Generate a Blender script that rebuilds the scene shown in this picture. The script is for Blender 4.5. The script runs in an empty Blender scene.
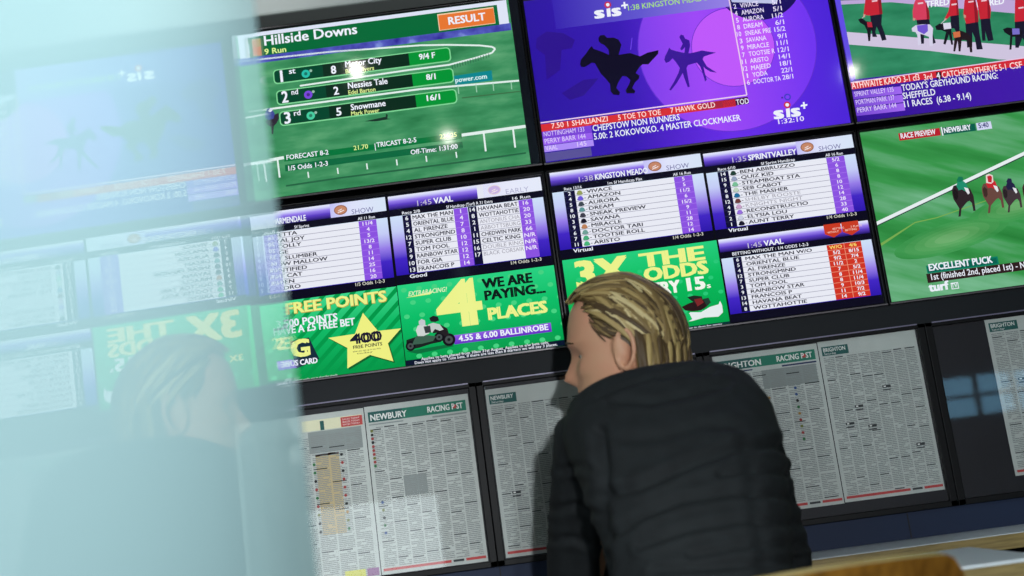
import bpy, math, random
from mathutils import Vector, Matrix
random.seed(7)
SC = bpy.context.scene
COL = SC.collection
# ---------------------------------------------------------------- camera numbers
S = 0.70                      # metres per wall unit (one 32 inch screen is 1.018 wide)
F = 1200.0                    # focal length in pixels of the 1024 wide frame
ZC = 0.95                     # camera height
R = ((0.9914287487, 0.1291736755, 0.0195754384),
     (-0.1306032452, 0.9759528583, 0.1745245276),
     (0.0034392693, -0.1755852498, 0.9844582223))
C = (-0.1794600082, 1.0491844705, -3.8386118325)

def ray(x, y):
    d = ((x-512)/F, (y-288)/F, 1.0)
    return [sum(R[i][j]*d[i] for i in range(3)) for j in range(3)]
def back(x, y, n=0.0):        # photograph measurement -> wall coordinates on the plane n
    d = ray(x, y); k = (n-C[2])/d[2]
    return (C[0]+k*d[0], C[1]+k*d[1])
def proj(u, v, n=0.0):
    q = (u-C[0], v-C[1], n-C[2])
    X = [sum(R[i][j]*q[j] for j in range(3)) for i in range(3)]
    return (512+F*X[0]/X[2], 288+F*X[1]/X[2])
def wall(u, v, Y=0.0):        # wall coordinates -> world
    return Vector((S*u, Y, ZC+S*(C[1]-v)))
def at(x, y, Y):              # measurement at depth Y -> world
    u, v = back(x, y, Y/S)
    return wall(u, v, Y)

# ---------------------------------------------------------------- materials
def lin(c):
    out = []
    for a in c[:3]:
        a = max(0.0, a)/255.0
        out.append(a/12.92 if a <= 0.04045 else ((a+0.055)/1.055)**2.4)
    return (*out, 1.0)
MATS = {}
def setin(b, name, val):
    if name in b.inputs: b.inputs[name].default_value = val
def pbr(name, col, rough=0.5, metal=0.0, spec=0.5, var=0.0, vscale=20.0, stretch=(1, 1, 1), col2=None, bump=0.0, bscale=60.0):
    if name in MATS: return MATS[name]
    m = bpy.data.materials.new(name); m.use_nodes = True
    nt = m.node_tree; b = nt.nodes['Principled BSDF']
    setin(b, 'Base Color', lin(col)); setin(b, 'Roughness', rough); setin(b, 'Metallic', metal)
    setin(b, 'Specular IOR Level', spec)
    tc = nt.nodes.new('ShaderNodeTexCoord'); mp = nt.nodes.new('ShaderNodeMapping')
    mp.inputs['Scale'].default_value = stretch
    nt.links.new(tc.outputs['Object'], mp.inputs['Vector'])
    if col2 is not None:
        nz = nt.nodes.new('ShaderNodeTexNoise'); nz.inputs['Scale'].default_value = vscale
        nz.inputs['Detail'].default_value = 4
        rp = nt.nodes.new('ShaderNodeValToRGB')
        rp.color_ramp.elements[0].position = 0.35; rp.color_ramp.elements[1].position = 0.68
        rp.color_ramp.elements[0].color = lin(col); rp.color_ramp.elements[1].color = lin(col2)
        nt.links.new(mp.outputs[0], nz.inputs['Vector']); nt.links.new(nz.outputs[0], rp.inputs[0])
        nt.links.new(rp.outputs[0], b.inputs['Base Color'])
    if bump:
        nz = nt.nodes.new('ShaderNodeTexNoise'); nz.inputs['Scale'].default_value = bscale
        bp = nt.nodes.new('ShaderNodeBump'); bp.inputs['Strength'].default_value = bump; bp.inputs['Distance'].default_value = 0.004
        nt.links.new(mp.outputs[0], nz.inputs['Vector']); nt.links.new(nz.outputs[0], bp.inputs['Height'])
        nt.links.new(bp.outputs[0], b.inputs['Normal'])
    MATS[name] = m
    return m
def emis(col, strength=1.0, sample=False):
    key = 'display_%d_%d_%d_%g' % (*[int(c) for c in col], strength)
    if key in MATS: return MATS[key]
    m = bpy.data.materials.new(key); m.use_nodes = True
    b = m.node_tree.nodes['Principled BSDF']
    setin(b, 'Base Color', (0.004, 0.004, 0.005, 1)); setin(b, 'Roughness', 0.07)
    setin(b, 'Emission Color', lin(col)); setin(b, 'Emission Strength', strength)
    if not sample: m.cycles.emission_sampling = 'NONE'
    MATS[key] = m
    return m
def emis_ramp(key, stops, axis=2, lo=0.0, hi=1.0, noise=None, sample=False):
    """screen picture whose colour runs along one object axis, or through a noise"""
    if key in MATS: return MATS[key]
    m = bpy.data.materials.new(key); m.use_nodes = True
    nt = m.node_tree; b = nt.nodes['Principled BSDF']
    setin(b, 'Base Color', (0.004, 0.004, 0.005, 1)); setin(b, 'Roughness', 0.07); setin(b, 'Emission Strength', 1.0)
    tc = nt.nodes.new('ShaderNodeTexCoord')
    rp = nt.nodes.new('ShaderNodeValToRGB'); cr = rp.color_ramp
    while len(cr.elements) < len(stops): cr.elements.new(0.5)
    for e, (p, c) in zip(cr.elements, stops): e.position = p; e.color = lin(c)
    if noise is None:
        sx = nt.nodes.new('ShaderNodeSeparateXYZ'); mr = nt.nodes.new('ShaderNodeMapRange')
        mr.inputs['From Min'].default_value = lo; mr.inputs['From Max'].default_value = hi
        nt.links.new(tc.outputs['Object'], sx.inputs[0]); nt.links.new(sx.outputs[axis], mr.inputs['Value'])
        nt.links.new(mr.outputs[0], rp.inputs[0])
    else:
        sc, rot, stretch = noise
        mp = nt.nodes.new('ShaderNodeMapping'); mp.inputs['Rotation'].default_value = (0, rot, 0); 
        mp2 = nt.nodes.new('ShaderNodeMapping'); mp2.inputs['Scale'].default_value = stretch
        nz = nt.nodes.new('ShaderNodeTexNoise'); nz.inputs['Scale'].default_value = sc; nz.inputs['Detail'].default_value = 5
        nt.links.new(tc.outputs['Object'], mp.inputs[0]); nt.links.new(mp.outputs[0], mp2.inputs[0])
        nt.links.new(mp2.outputs[0], nz.inputs['Vector']); nt.links.new(nz.outputs[0], rp.inputs[0])
    nt.links.new(rp.outputs[0], b.inputs['Emission Color'])
    if not sample: m.cycles.emission_sampling = 'NONE'
    MATS[key] = m
    return m

# ---------------------------------------------------------------- mesh builder
_TXT = {}
def glyphs(s):
    if s in _TXT: return _TXT[s]
    cu = bpy.data.curves.new('t', 'FONT'); cu.body = s; cu.size = 1.0; cu.resolution_u = 2
    cu.fill_mode = 'FRONT'
    o = bpy.data.objects.new('t', cu); COL.objects.link(o)
    me = bpy.data.meshes.new_from_object(o)
    vs = [(v.co.x, v.co.y) for v in me.vertices]; fs = [tuple(p.vertices) for p in me.polygons]
    bpy.data.objects.remove(o); bpy.data.curves.remove(cu); bpy.data.meshes.remove(me)
    x0 = min(v[0] for v in vs); x1 = max(v[0] for v in vs)
    _TXT[s] = (vs, fs, x0, x1)
    return _TXT[s]
CAP = max(v[1] for v in glyphs('H')[0])
def clip_poly(P, u0, v0, u1, v1):
    for ax, lim, sg in ((0, u0, 1), (0, u1, -1), (1, v0, 1), (1, v1, -1)):
        out = []
        for i in range(len(P)):
            a, b = P[i-1], P[i]
            ia, ib = (a[ax]-lim)*sg >= 0, (b[ax]-lim)*sg >= 0
            if ia != ib:
                t = (lim-a[ax])/(b[ax]-a[ax]); out.append((a[0]+t*(b[0]-a[0]), a[1]+t*(b[1]-a[1])))
            if ib: out.append(b)
        P = out
        if not P: return P
    return P
LAY = 0.0004
class MB:
    def __init__(s): s.v = []; s.f = []; s.mi = []; s.m = []; s.sm = []; s.clip = None
    def mat(s, m):
        if m not in s.m: s.m.append(m)
        return s.m.index(m)
    def add(s, vs, fs, m, smooth=False):
        o = len(s.v); k = s.mat(m)
        s.v += [Vector(v) for v in vs]
        for f in fs: s.f.append([i+o for i in f]); s.mi.append(k); s.sm.append(smooth)
    # --- flat work on the screens' plane
    def uvpoly(s, P, m, L=1, Y=0.0):
        if s.clip: P = clip_poly(P, *s.clip)
        if len(P) >= 3: s.add([wall(u, v, Y-L*LAY) for u, v in P], [list(range(len(P)))], m)
    def rect(s, u0, v0, u1, v1, m, L=1, Y=0.0):
        s.uvpoly([(u0, v0), (u1, v0), (u1, v1), (u0, v1)], m, L, Y)
    def prect(s, tl, br, m, L=1, Y=0.0):
        a = back(*tl); b = back(*br); s.rect(a[0], a[1], b[0], b[1], m, L, Y)
    def ppoly(s, P, m, L=1):
        s.uvpoly([back(*p) for p in P], m, L)
    def zpoly(s, P, x0, y0, sc, m, L=1):
        s.ppoly([(x0+a/sc, y0+b/sc) for a, b in P], m, L)
    def disc(s, c, ru, rv, m, L=1, n=24, ring=None):
        P = [(c[0]+ru*math.cos(2*math.pi*i/n), c[1]+rv*math.sin(2*math.pi*i/n)) for i in range(n)]
        if ring is None: s.uvpoly(P, m, L)
        else:
            Q = [(c[0]+ru*ring*math.cos(2*math.pi*i/n), c[1]+rv*ring*math.sin(2*math.pi*i/n)) for i in range(n)]
            for i in range(n):
                j = (i+1) % n; s.uvpoly([P[i], P[j], Q[j], Q[i]], m, L)
    def pdisc(s, c, r, m, L=1, n=20, ring=None, ry=None):
        k = 0.00322
        s.disc(back(*c), r*k, (ry or r)*k, m, L, n, ring)
    def stroke(s, P, w, m, L=1):      # P in measurements, w in wall units
        Q = [back(*p) for p in P]
        for a, b in zip(Q, Q[1:]):
            dx, dy = b[0]-a[0], b[1]-a[1]; l = math.hypot(dx, dy) or 1
            nx, ny = -dy/l*w/2, dx/l*w/2
            s.uvpoly([(a[0]+nx, a[1]+ny), (b[0]+nx, b[1]+ny), (b[0]-nx, b[1]-ny), (a[0]-nx, a[1]-ny)], m, L)
    def pill(s, u0, v0, u1, v1, r, m, L=1, left=True, right=True):
        P = []
        for cx, cy, a0, on in ((u1-r, v0+r, -90, right), (u1-r, v1-r, 0, right), (u0+r, v1-r, 90, left), (u0+r, v0+r, 180, left)):
            if on:
                for k in range(6):
                    a = math.radians(a0+k*18); P.append((cx+r*math.cos(a), cy+r*math.sin(a)))
            else: P.append((u1 if cx > (u0+u1)/2 else u0, v0 if cy < (v0+v1)/2 else v1))
        s.uvpoly(P, m, L)
    def text(s, t, u, v, cap, m, width=None, aspect=1.0, bold=0.0, L=3, slant=0.0, Y=0.0, align='L', maxw=None):
        vs, fs, x0, x1 = glyphs(t)
        x0 -= bold; x1 += bold
        sy = cap/CAP
        sx = width/(x1-x0) if width else sy*aspect
        if maxw: sx = min(sx, maxw/(x1-x0))
        if align == 'C': u = u-sx*(x1-x0)/2
        if align == 'R': u = u-sx*(x1-x0)
        offs = [(0, 0)] if bold <= 0 else [(-bold, -bold*.5), (bold, -bold*.5), (-bold, bold*.5), (bold, bold*.5)]
        for k_, (dx, dy) in enumerate(offs):
            s.add([wall(u+(x+dx-x0+slant*y)*sx, v-(y+dy)*sy, Y-L*LAY-k_*0.00004) for x, y in vs], fs, m)
    def ptext(s, t, x0, y0, x1, h, m, bold=0.02, L=3, slant=0.0):
        u, v = back(x0, y0); x = x1; y = y0-0.135*(x1-x0)
        for _ in range(6):
            q = back(x, y); y += (v-q[1])*320
        u1 = back(x1, y)[0]
        cap = v-back(x0-0.15*h, y0-h)[1]
        s.text(t, u, v, cap, m, width=u1-u, bold=bold, L=L, slant=slant)
    # --- solid work
    def box(s, a, b, m, bev=0.0):
        x0, y0, z0 = a; x1, y1, z1 = b
        if bev <= 0:
            vs = [(x, y, z) for x in (x0, x1) for y in (y0, y1) for z in (z0, z1)]
            s.add(vs, [(0, 1, 3, 2), (4, 6, 7, 5), (0, 4, 5, 1), (2, 3, 7, 6), (0, 2, 6, 4), (1, 5, 7, 3)], m); return
        import bmesh
        bm = bmesh.new(); bmesh.ops.create_cube(bm, size=1.0)
        for v in bm.verts:
            v.co = Vector(((x0+x1)/2+v.co.x*(x1-x0), (y0+y1)/2+v.co.y*(y1-y0), (z0+z1)/2+v.co.z*(z1-z0)))
        bmesh.ops.bevel(bm, geom=list(bm.edges), offset=bev, segments=2, affect='EDGES', profile=0.5)
        bm.verts.index_update()
        s.add([v.co.copy() for v in bm.verts], [[v.index for v in f.verts] for f in bm.faces], m); bm.free()
    def tube(s, P, r, m, n=10, cap=True, flat=1.0, up=None):
        P = [Vector(p) for p in P]; rr = r if isinstance(r, (list, tuple)) else [r]*len(P)
        rings = []; prev = None
        for i, p in enumerate(P):
            t = (P[min(i+1, len(P)-1)]-P[max(i-1, 0)])
            t = t.normalized() if t.length > 1e-9 else Vector((0, 0, 1))
            ref = up[i] if up else (prev if prev else (Vector((0, 0, 1)) if abs(t.z) < 0.9 else Vector((0, 1, 0))))
            a = (ref-t*ref.dot(t)); a = a.normalized() if a.length > 1e-6 else t.orthogonal().normalized()
            b = t.cross(a); prev = a
            rings.append([p+(a*math.cos(2*math.pi*k/n)*flat+b*math.sin(2*math.pi*k/n))*rr[i] for k in range(n)])
        vs = [q for g in rings for q in g]; fs = []
        for i in range(len(P)-1):
            for k in range(n):
                fs.append((i*n+k, i*n+(k+1) % n, (i+1)*n+(k+1) % n, (i+1)*n+k))
        if cap: fs.append(tuple(range(n))[::-1]); fs.append(tuple((len(P)-1)*n+k for k in range(n)))
        s.add(vs, fs, m, True)
    def ball(s, c, r, m, nu=16, nv=10):
        c = Vector(c); r = r if isinstance(r, (tuple, list)) else (r, r, r)
        vs = [c+Vector((0, 0, r[2]))]
        for i in range(1, nv):
            t = math.pi*i/nv
            for k in range(nu):
                a = 2*math.pi*k/nu
                vs.append(c+Vector((r[0]*math.sin(t)*math.cos(a), r[1]*math.sin(t)*math.sin(a), r[2]*math.cos(t))))
        vs.append(c-Vector((0, 0, r[2]))); fs = []
        for k in range(nu): fs.append((0, 1+k, 1+(k+1) % nu))
        for i in range(nv-2):
            for k in range(nu): fs.append((1+i*nu+k, 1+(i+1)*nu+k, 1+(i+1)*nu+(k+1) % nu, 1+i*nu+(k+1) % nu))
        l = len(vs)-1
        for k in range(nu): fs.append((l, 1+(nv-2)*nu+(k+1) % nu, 1+(nv-2)*nu+k))
        s.add(vs, fs, m, True)
    def loft(s, rings, m, cap=True):
        n = len(rings[0]); vs = [q for g in rings for q in g]; fs = []
        for i in range(len(rings)-1):
            for k in range(n): fs.append((i*n+k, i*n+(k+1) % n, (i+1)*n+(k+1) % n, (i+1)*n+k))
        if cap: fs.append(tuple(range(n))[::-1]); fs.append(tuple((len(rings)-1)*n+k for k in range(n)))
        s.add(vs, fs, m, True)
    def build(s, name, parent=None, org=None, label=None):
        me = bpy.data.meshes.new(name)
        o3 = Vector(org) if org is not None else Vector((0, 0, 0))
        me.from_pydata([tuple(v-o3) for v in s.v], [], s.f)
        for m in s.m: me.materials.append(m)
        me.polygons.foreach_set('material_index', s.mi); me.polygons.foreach_set('use_smooth', s.sm)
        me.update()
        o = bpy.data.objects.new(name, me); COL.objects.link(o)
        if parent is not None: o.parent = parent
        elif org is not None: o.location = o3
        if label: o['label'] = label
        return o
def fix_normals(o):
    import bmesh
    bm = bmesh.new(); bm.from_mesh(o.data); bmesh.ops.recalc_face_normals(bm, faces=bm.faces); bm.to_mesh(o.data); bm.free()
def thing(name, loc, label, cat, group=None):
    o = bpy.data.objects.new(name, None); COL.objects.link(o); o.location = loc; o.empty_display_size = 0.05
    o['label'] = label; o['category'] = cat
    if group: o['group'] = group
    return o
def tag(o, label, cat, group=None):
    o['label'] = label; o['category'] = cat
    if group: o['group'] = group
    return o
def struct(mb, name, org=None):
    o = mb.build(name, None, org); o['kind'] = 'structure'; fix_normals(o); return o

# ---------------------------------------------------------------- room shell
CEIL = 2.45
M_char = pbr('charcoal_wall_panel', (20, 25, 30), 0.6, spec=0.25, col2=(23, 28, 33), vscale=3)
M_grey = pbr('grey_wall_paint', (190, 198, 194), 0.7, col2=(194, 202, 198), vscale=4)
M_navy = pbr('navy_wall_panel', (27, 40, 66), 0.6, spec=0.25)
M_black = pbr('black_recess', (10, 11, 13), 0.7)
M_floor = pbr('dark_carpet', (52, 54, 60), 0.95, col2=(62, 64, 70), vscale=90, bump=0.3, bscale=300)
M_ceil = pbr('ceiling_white', (196, 202, 200), 0.8)
XL, XR, YB, YF = -3.2, 3.6, 0.06, -4.3
zt = wall(0, -0.672).z; zl = wall(0, 1.235).z; zc = wall(0, 1.33).z
b = MB(); b.box((XL, YB, zl), (XR, YB+0.1, zt), M_char); struct(b, 'wall_back')
b = MB(); b.box((XL, YB-0.075, zt), (XR, YB+0.1, CEIL), M_grey, 0.006); struct(b, 'wall_upper')
b = MB(); b.box((XL, 0.004, zc), (XR, YB+0.1, zl), M_navy)
for x in (at(905, 500, 0).x, at(500, 570, 0).x, at(905, 500, 0).x+0.52): b.box((x-0.0012, 0.0028, zc), (x+0.0012, 0.0045, zl-0.002), M_black)
struct(b, 'trim_1')
b = MB(); b.box((XL, 0.02, 0), (XR, YB+0.1, zc), M_black); struct(b, 'wall_lower')  # black colour stands in for the shadow below the counter
b = MB(); b.box((XL, 0.004, wall(0, 0.6555).z), (XR, YB+0.05, wall(0, 0.5726+0.0096).z), M_char); struct(b, 'trim_2')
b = MB(); b.box((XL-0.1, YF-0.1, -0.1), (XR+0.1, YB+0.1, 0), M_floor); struct(b, 'floor')
b = MB(); b.box((XL-0.1, YF-0.1, CEIL), (XR+0.1, YB+0.1, CEIL+0.1), M_ceil); struct(b, 'ceiling')
M_side = pbr('side_wall_paint', (70, 76, 82), 0.8)
b = MB(); b.box((XL-0.1, YF, 0), (XL, YB, CEIL), M_side); struct(b, 'wall_left')
b = MB(); b.box((XR, YF, 0), (XR+0.1, YB, CEIL), M_side); struct(b, 'wall_right')
WIN = [(-1.47, -0.67, 0.42, 1.075), (2.27, 3.15, 1.09, 1.345)]
b = MB()
def wall_with_holes(b, holes, y0, y1, m):
    xs = sorted({XL, XR, *[h[0] for h in holes], *[h[1] for h in holes]}); zs = sorted({0, CEIL, *[h[2] for h in holes], *[h[3] for h in holes]})
    for i in range(len(xs)-1):
        for k in range(len(zs)-1):
            cx, cz = (xs[i]+xs[i+1])/2, (zs[k]+zs[k+1])/2
            if not any(h[0] < cx < h[1] and h[2] < cz < h[3] for h in holes): b.box((xs[i], y0, zs[k]), (xs[i+1], y1, zs[k+1]), m)
wall_with_holes(b, WIN, YF-0.1, YF, M_side); struct(b, 'wall_front')
M_wframe = pbr('window_frame_dark', (30, 60, 52), 0.4)
def lit(name, col, st):
    m = emis(col, st, True); return m
for i, (x0, x1, z0, z1) in enumerate(WIN):
    b = MB(); t = 0.03
    b.box((x0, YF-0.08, z0), (x0+t*.5, YF+0.0, z1), M_wframe); b.box((x1-t*.5, YF-0.08, z0), (x1, YF, z1), M_wframe)
    b.box((x0, YF-0.08, z0), (x1, YF, z0+t*.5), M_wframe); b.box((x0, YF-0.08, z1-t*.5), (x1, YF, z1), M_wframe)
    if i == 1:
        for k in (1, 2, 3): xx = x0+(x1-x0)*k/4; b.box((xx-0.012, YF-0.07, z0), (xx+0.012, YF-0.02, z1), M_wframe)
        b.box((x0, YF-0.07, (z0+z1)/2-0.01), (x1, YF-0.02, (z0+z1)/2+0.01), M_wframe)
    w = struct(b, 'window_%d' % (i+1))
    b = MB(); b.box((x0+0.01, YF-0.06, z0+0.01), (x1-0.01, YF-0.05, z1-0.01), lit('pane', (225, 240, 245) if i == 0 else (120, 180, 215), 3.2 if i == 0 else 3.6))
    b.build('pane', w)

# ---------------------------------------------------------------- televisions
W, H = 1.018, 0.5726
PX, PY, AX = 1.0397, 0.6094, 1.0383
M_bezel = pbr('gloss_black_bezel', (6, 6, 8), 0.3, spec=0.3)
M_lip = pbr('silver_grey_lip', (105, 100, 104), 0.35, metal=0.3)
WHT = emis((236, 240, 250)); OFF = emis((12, 12, 30))
NAVY = emis((14, 12, 52)); INK = emis((28, 26, 48))
def tv(u0, v0, label, base_mat, W=W, H=H):
    g = 0.0095
    c = wall(u0+W/2, v0+H, 0.0)
    root = thing('television', c, label, 'television', 'wall of betting shop televisions')
    b = MB()
    x0, x1 = S*(u0-g), S*(u0+W+g); z0, z1 = wall(0, v0+H+g).z, wall(0, v0-g).z
    b.box((x0, 0.004, z0), (x1, YB, z1), M_bezel, 0.003)
    w = S*g; y0 = -0.006
    b.box((x0, y0, z0), (x0+w*.92, 0.006, z1), M_bezel, 0.0015); b.box((x1-w*.92, y0, z0), (x1, 0.006, z1), M_bezel, 0.0015)
    b.box((x0, y0, z1-w*.92), (x1, 0.006, z1), M_bezel, 0.0015)
    b.box((x0, y0, z0), (x1, 0.006, z0+w*.92), M_bezel, 0.0015)
    b.build('housing', root, c)
    b = MB(); b.box((x0+0.002, -0.0075, z0+0.0008), (x1-0.002, -0.005, z0+0.0042), M_lip); b.build('lower_lip', root, c)
    b = MB(); b.rect(u0, v0, u0+W, v0+H, base_mat, 0); b.build('screen', root, c)
    return root, c

# ---- A1: result screen
G1 = emis_ramp('turf_picture', [(0.3, (38, 118, 70)), (0.5, (60, 142, 92)), (0.72, (96, 168, 118))], noise=(9, 0.0, (1, 1, 3.5)), sample=True)
rootA1, cA1 = tv(-AX, -0.6262, 'wall screen with race results in green boxes over a turf track, upper left', emis((9, 12, 20)), W, 0.5880)
A1 = (*back(231.5, 35.7), *back(530.8, 164.0))
def pic(root, c, name='picture'):
    return MB()
b = MB(); b.clip = (A1[0], A1[1], A1[2], A1[3])
b.rect(*A1, G1, 1)
WB = emis((222, 228, 246)); LAVW = emis((205, 205, 240))
b.prect((231.5, 35.9), (509.3, 24), WB, 2)
b.prect((233, 59.5), (511.5, 30.2), emis_ramp('tree_line', [(0.35, (48, 42, 150)), (0.6, (84, 92, 190)), (0.75, (130, 150, 220))], noise=(26, 0, (1, 1, 1))), 3)
RAIL = emis((226, 240, 236)); RAILD = emis((150, 200, 170))
b.stroke([(233, 62.5), (330, 52), (420, 45.5), (447, 45), (480, 45.6), (492, 47), (495.3, 49), (492, 53), (474, 58.5), (449, 65), (410, 70), (300, 86)], 0.006, RAIL, 3)
for k in range(15):
    x = 452+k*2.6; y = 65.0-k*0.82; b.stroke([(x, y), (x+0.6, y+4.2)], 0.0026, emis((40, 95, 70)), 3)
b.stroke([(249, 112), (420, 89.3), (519, 80.8)], 0.0065, RAIL, 3)
for x, y in ((458, 86), (476, 84.5), (493, 83), (511, 81.5)): b.stroke([(x, y), (x+0.8, y+8)], 0.0035, RAILD, 3)
b.stroke([(462, 98), (524, 91)], 0.004, emis((60, 110, 70)), 2)
b.stroke([(236, 166.5), (283.4, 157.8), (461, 135.4), (526.5, 126.3)], 0.0105, RAIL, 3)
for x, y, l in ((257, 164, 17), (277.6, 159.7, 18), (483.6, 132.5, 19), (513, 128.7, 19)): b.stroke([(x, y), (x+2.2, y+l)], 0.006, RAIL, 3)
for x, y in ((308, 172), (337.5, 168), (366.7, 163.5), (396.5, 159.5), (426, 156), (456, 152)): b.stroke([(x, y), (x+0.8, y+6)], 0.0045, RAIL, 3)
b.stroke([(286, 186), (340, 178), (470, 161), (526, 153)], 0.006, emis((36, 100, 66)), 2)
b.zpoly([(600, 165), (690, 145), (712, 140), (712, 125), (722, 130), (720, 150), (740, 152), (660, 165)], 250, 90, 5.2375, emis((24, 50, 40)), 3)
# horse and rider at the left
b.zpoly([(78, 170), (95, 150), (120, 135), (150, 120), (152, 150), (140, 175), (125, 190), (122, 232), (114, 232), (112, 195), (95, 185)], 250, 90, 5.2375, emis((46, 38, 52)), 3)
b.zpoly([(76, 130), (90, 100), (105, 95), (118, 105), (130, 125), (125, 150), (100, 158), (82, 150)], 250, 90, 5.2375, emis((62, 70, 150)), 4)
b.zpoly([(96, 112), (106, 95), (117, 98), (118, 110), (106, 118)], 250, 90, 5.2375, emis((220, 225, 240)), 5)
b.build('picture', rootA1, cA1)
b = MB(); DG = emis((0, 104, 54)); DG2 = emis((0, 68, 44)); DG3 = emis((6, 42, 26)); BG = emis((0, 146, 52)); OUT = emis((128, 214, 150))
b.prect((244, 38.2), (499.5, 25), DG, 4)
ORG = emis((230, 118, 48)); b.prect((437.2, 14.6), (495.6, 23.7), emis((240, 205, 170)), 5); b.prect((438.2, 15.8), (495.3, 23.2), ORG, 6)
b.prect((246, 40.5), (262, 56), emis((150, 150, 80)), 5); b.prect((252, 48), (262, 56), emis((190, 110, 50)), 6)
YG = emis((222, 242, 150)); 
o_board = b
tb = MB()
tb.ptext('Hillside Downs', 264.7, 46.1, 357.7, 9.4, WHT, 0.022, 7); tb.ptext('9 Run', 265, 55, 286.6, 5.4, YG, 0.02, 7)
tb.ptext('1', 249, 54, 251, 9, WHT, 0.02, 8)
tb.ptext('RESULT', 448.8, 25.2, 486, 7.2, WHT, 0.03, 8)
rows = [('1', 'st', '8', 'Motor City', 'Brian Myers', '9/4 F', (40, 190, 170), 382, 374.4, 435.5), ('2', 'nd', '2', 'Nessies Tale', 'Edel Barton', '8/1', (120, 70, 220), 388, 375.8, 436), ('3', 'rd', '5', 'Snowmane', 'Mark Power', '16/1', (70, 205, 160), 386, 379.8, 440.5)]
for k, (pl, sf, no, nm, jk, od, sc_, xe, xj, xo) in enumerate(rows):
    dx, dy = 3.1*k, 20.9*k
    a = back(274+dx, 71.2+dy); c2 = back(450.4+dx, 60.6+dy)
    r = 0.011
    b.pill(a[0]-0.004, a[1]-0.004, c2[0]+0.004, c2[1]+0.004, r+0.003, OUT, 4)
    b.pill(a[0], a[1], c2[0], c2[1], r, DG2, 5)
    m1 = back(322.5+dx, 65+dy)[0]; m2 = back(408.5+dx*1.1, 54+dy)[0]
    b.rect(m1, a[1], m2, c2[1], DG3, 6); b.pill(m2, a[1], c2[0], c2[1], r, BG, 6, left=False)
    sx, sy = 306+dx*0.8, 74.2+dy
    b.pdisc((sx, sy), 4.4, emis(sc_), 7); b.pdisc((sx, sy), 1.8, emis([min(255, q*0.6) for q in sc_]), 8); b.pdisc((sx+5, sy-3), 1.5, emis((150, 190, 170)), 8)
    tb.ptext(pl, 280+dx*.8+(0 if k else 1), 82.4+dy, 286.5+dx*.8 if k else 283.6, 11, WHT, 0.03, 8); tb.ptext(sf, 289.4+dx*.8, 74.4+dy, 296+dx*.8, 5.2, WHT, 0.02, 8)
    tb.ptext(no, 331.5+dx*.85, 74.4+dy*1.0, 336.8+dx*.85, 7.6, WHT, 0.03, 8)
    tb.ptext(nm, 345.6+dx*.9, 67.7+dy*1.03, xe, 5.8, WHT, 0.025, 8); tb.ptext(jk, 346+dx*.9, 74+dy*1.01, xj, 4.1, YG, 0.015, 8)
    tb.ptext(od, 419.4 if k == 0 else 426.5+0.6*(k-1), 60.2+dy*1.0+(-0.6 if k else 0), xo, 5.4, WHT, 0.03, 8)
b.ppoly([(453.4, 76.2), (491.7, 70.6), (492.7, 80.6), (455.5, 85.4)], emis((10, 134, 142)), 4)
tb.ptext('power.com', 455.6, 82.8, 487.2, 4.6, emis((220, 245, 245)), 0.02, 5)
b.prect((284, 156.2), (462.1, 138.6), emis((0, 116, 58)), 5); b.prect((285, 165.2), (463.2, 148.2), emis((8, 104, 62)), 5)
u1, v1 = back(375, 145)[0], back(375, 145)[1]; b.rect(u1-0.001, v1-0.004, u1+0.0015, v1+0.02, WHT, 6)
tb.ptext('FORECAST 8-2', 286.9, 160.2, 328.9, 4.6, WHT, 0.02, 7); tb.ptext('21.70', 354, 150.6, 368.4, 4.3, YG, 0.015, 7)
tb.ptext('TRICAST 8-2-5', 376.8, 147.6, 416.7, 4.6, WHT, 0.02, 7); tb.ptext('236.25', 440, 139.2, 457, 4.3, YG, 0.015, 7)
tb.ptext('1/5 Odds 1-2-3', 288.8, 171, 328.3, 4.6, WHT, 0.02, 7); tb.ptext('Off-Time: 1:31:00', 411, 155, 458, 4.6, WHT, 0.02, 7)
bo = b.build('result_board', rootA1, cA1); tb.build('lettering', bo, cA1)

# ---- B1: virtual racing screen in purple
rootB1, cB1 = tv(0, -PY, 'wall screen with two black galloping horse silhouettes on glowing purple',
    emis_ramp('purple_picture', [(0.0, (42, 16, 158)), (0.3, (56, 22, 178)), (0.62, (104, 44, 232)), (1.0, (74, 34, 214))], 0, -0.36, 0.36, sample=True))
b = MB(); b.clip = (0, -PY, W, -PY+H)
VID = emis_ramp('video_violet', [(0.0, (44, 18, 160)), (0.45, (70, 30, 195)), (1.0, (150, 70, 240))], 0, -0.35, 0.12)
b.disc(back(727, 46), 0.30, 0.30, emis_ramp('big_ring', [(0.0, (118, 60, 230)), (0.4, (158, 72, 246)), (1, (112, 52, 240))], 0, -0.13, 0.30), 1, 64)
b.prect((541.5, 123), (746.5, 95.5), emis((40, 14, 150)), 0)
vb = (*back(524, 34), *back(746.5, 95.4))
b.disc(back(733, 47), 0.138, 0.138, emis((190, 88, 250)), 2, 48)
b.disc(back(757, -22), 0.152, 0.152, emis((26, 14, 92)), 3, 48)
b.disc(back(733, 47), 0.140, 0.140, emis((96, 48, 200)), 4, 48, 0.985)
b.disc(back(727, 46), 0.30, 0.30, emis((96, 46, 210)), 2, 64, 0.99)
uL, vS = back(556, 29.5); uR = back(729.6, 5)[0]
b.rect(uL, -PY, uR, vS, emis_ramp('caption_band', [(0.0, (50, 26, 172)), (0.5, (96, 84, 206)), (1.0, (148, 128, 228))], 0, -0.30, 0.12), 4)
LINE = emis((235, 205, 235)); b.stroke([(729, 0), (746.7, 95.3)], 0.0042, LINE, 5); b.stroke([(746.7, 95.3), (540, 123.2)], 0.0042, LINE, 5)
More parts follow.
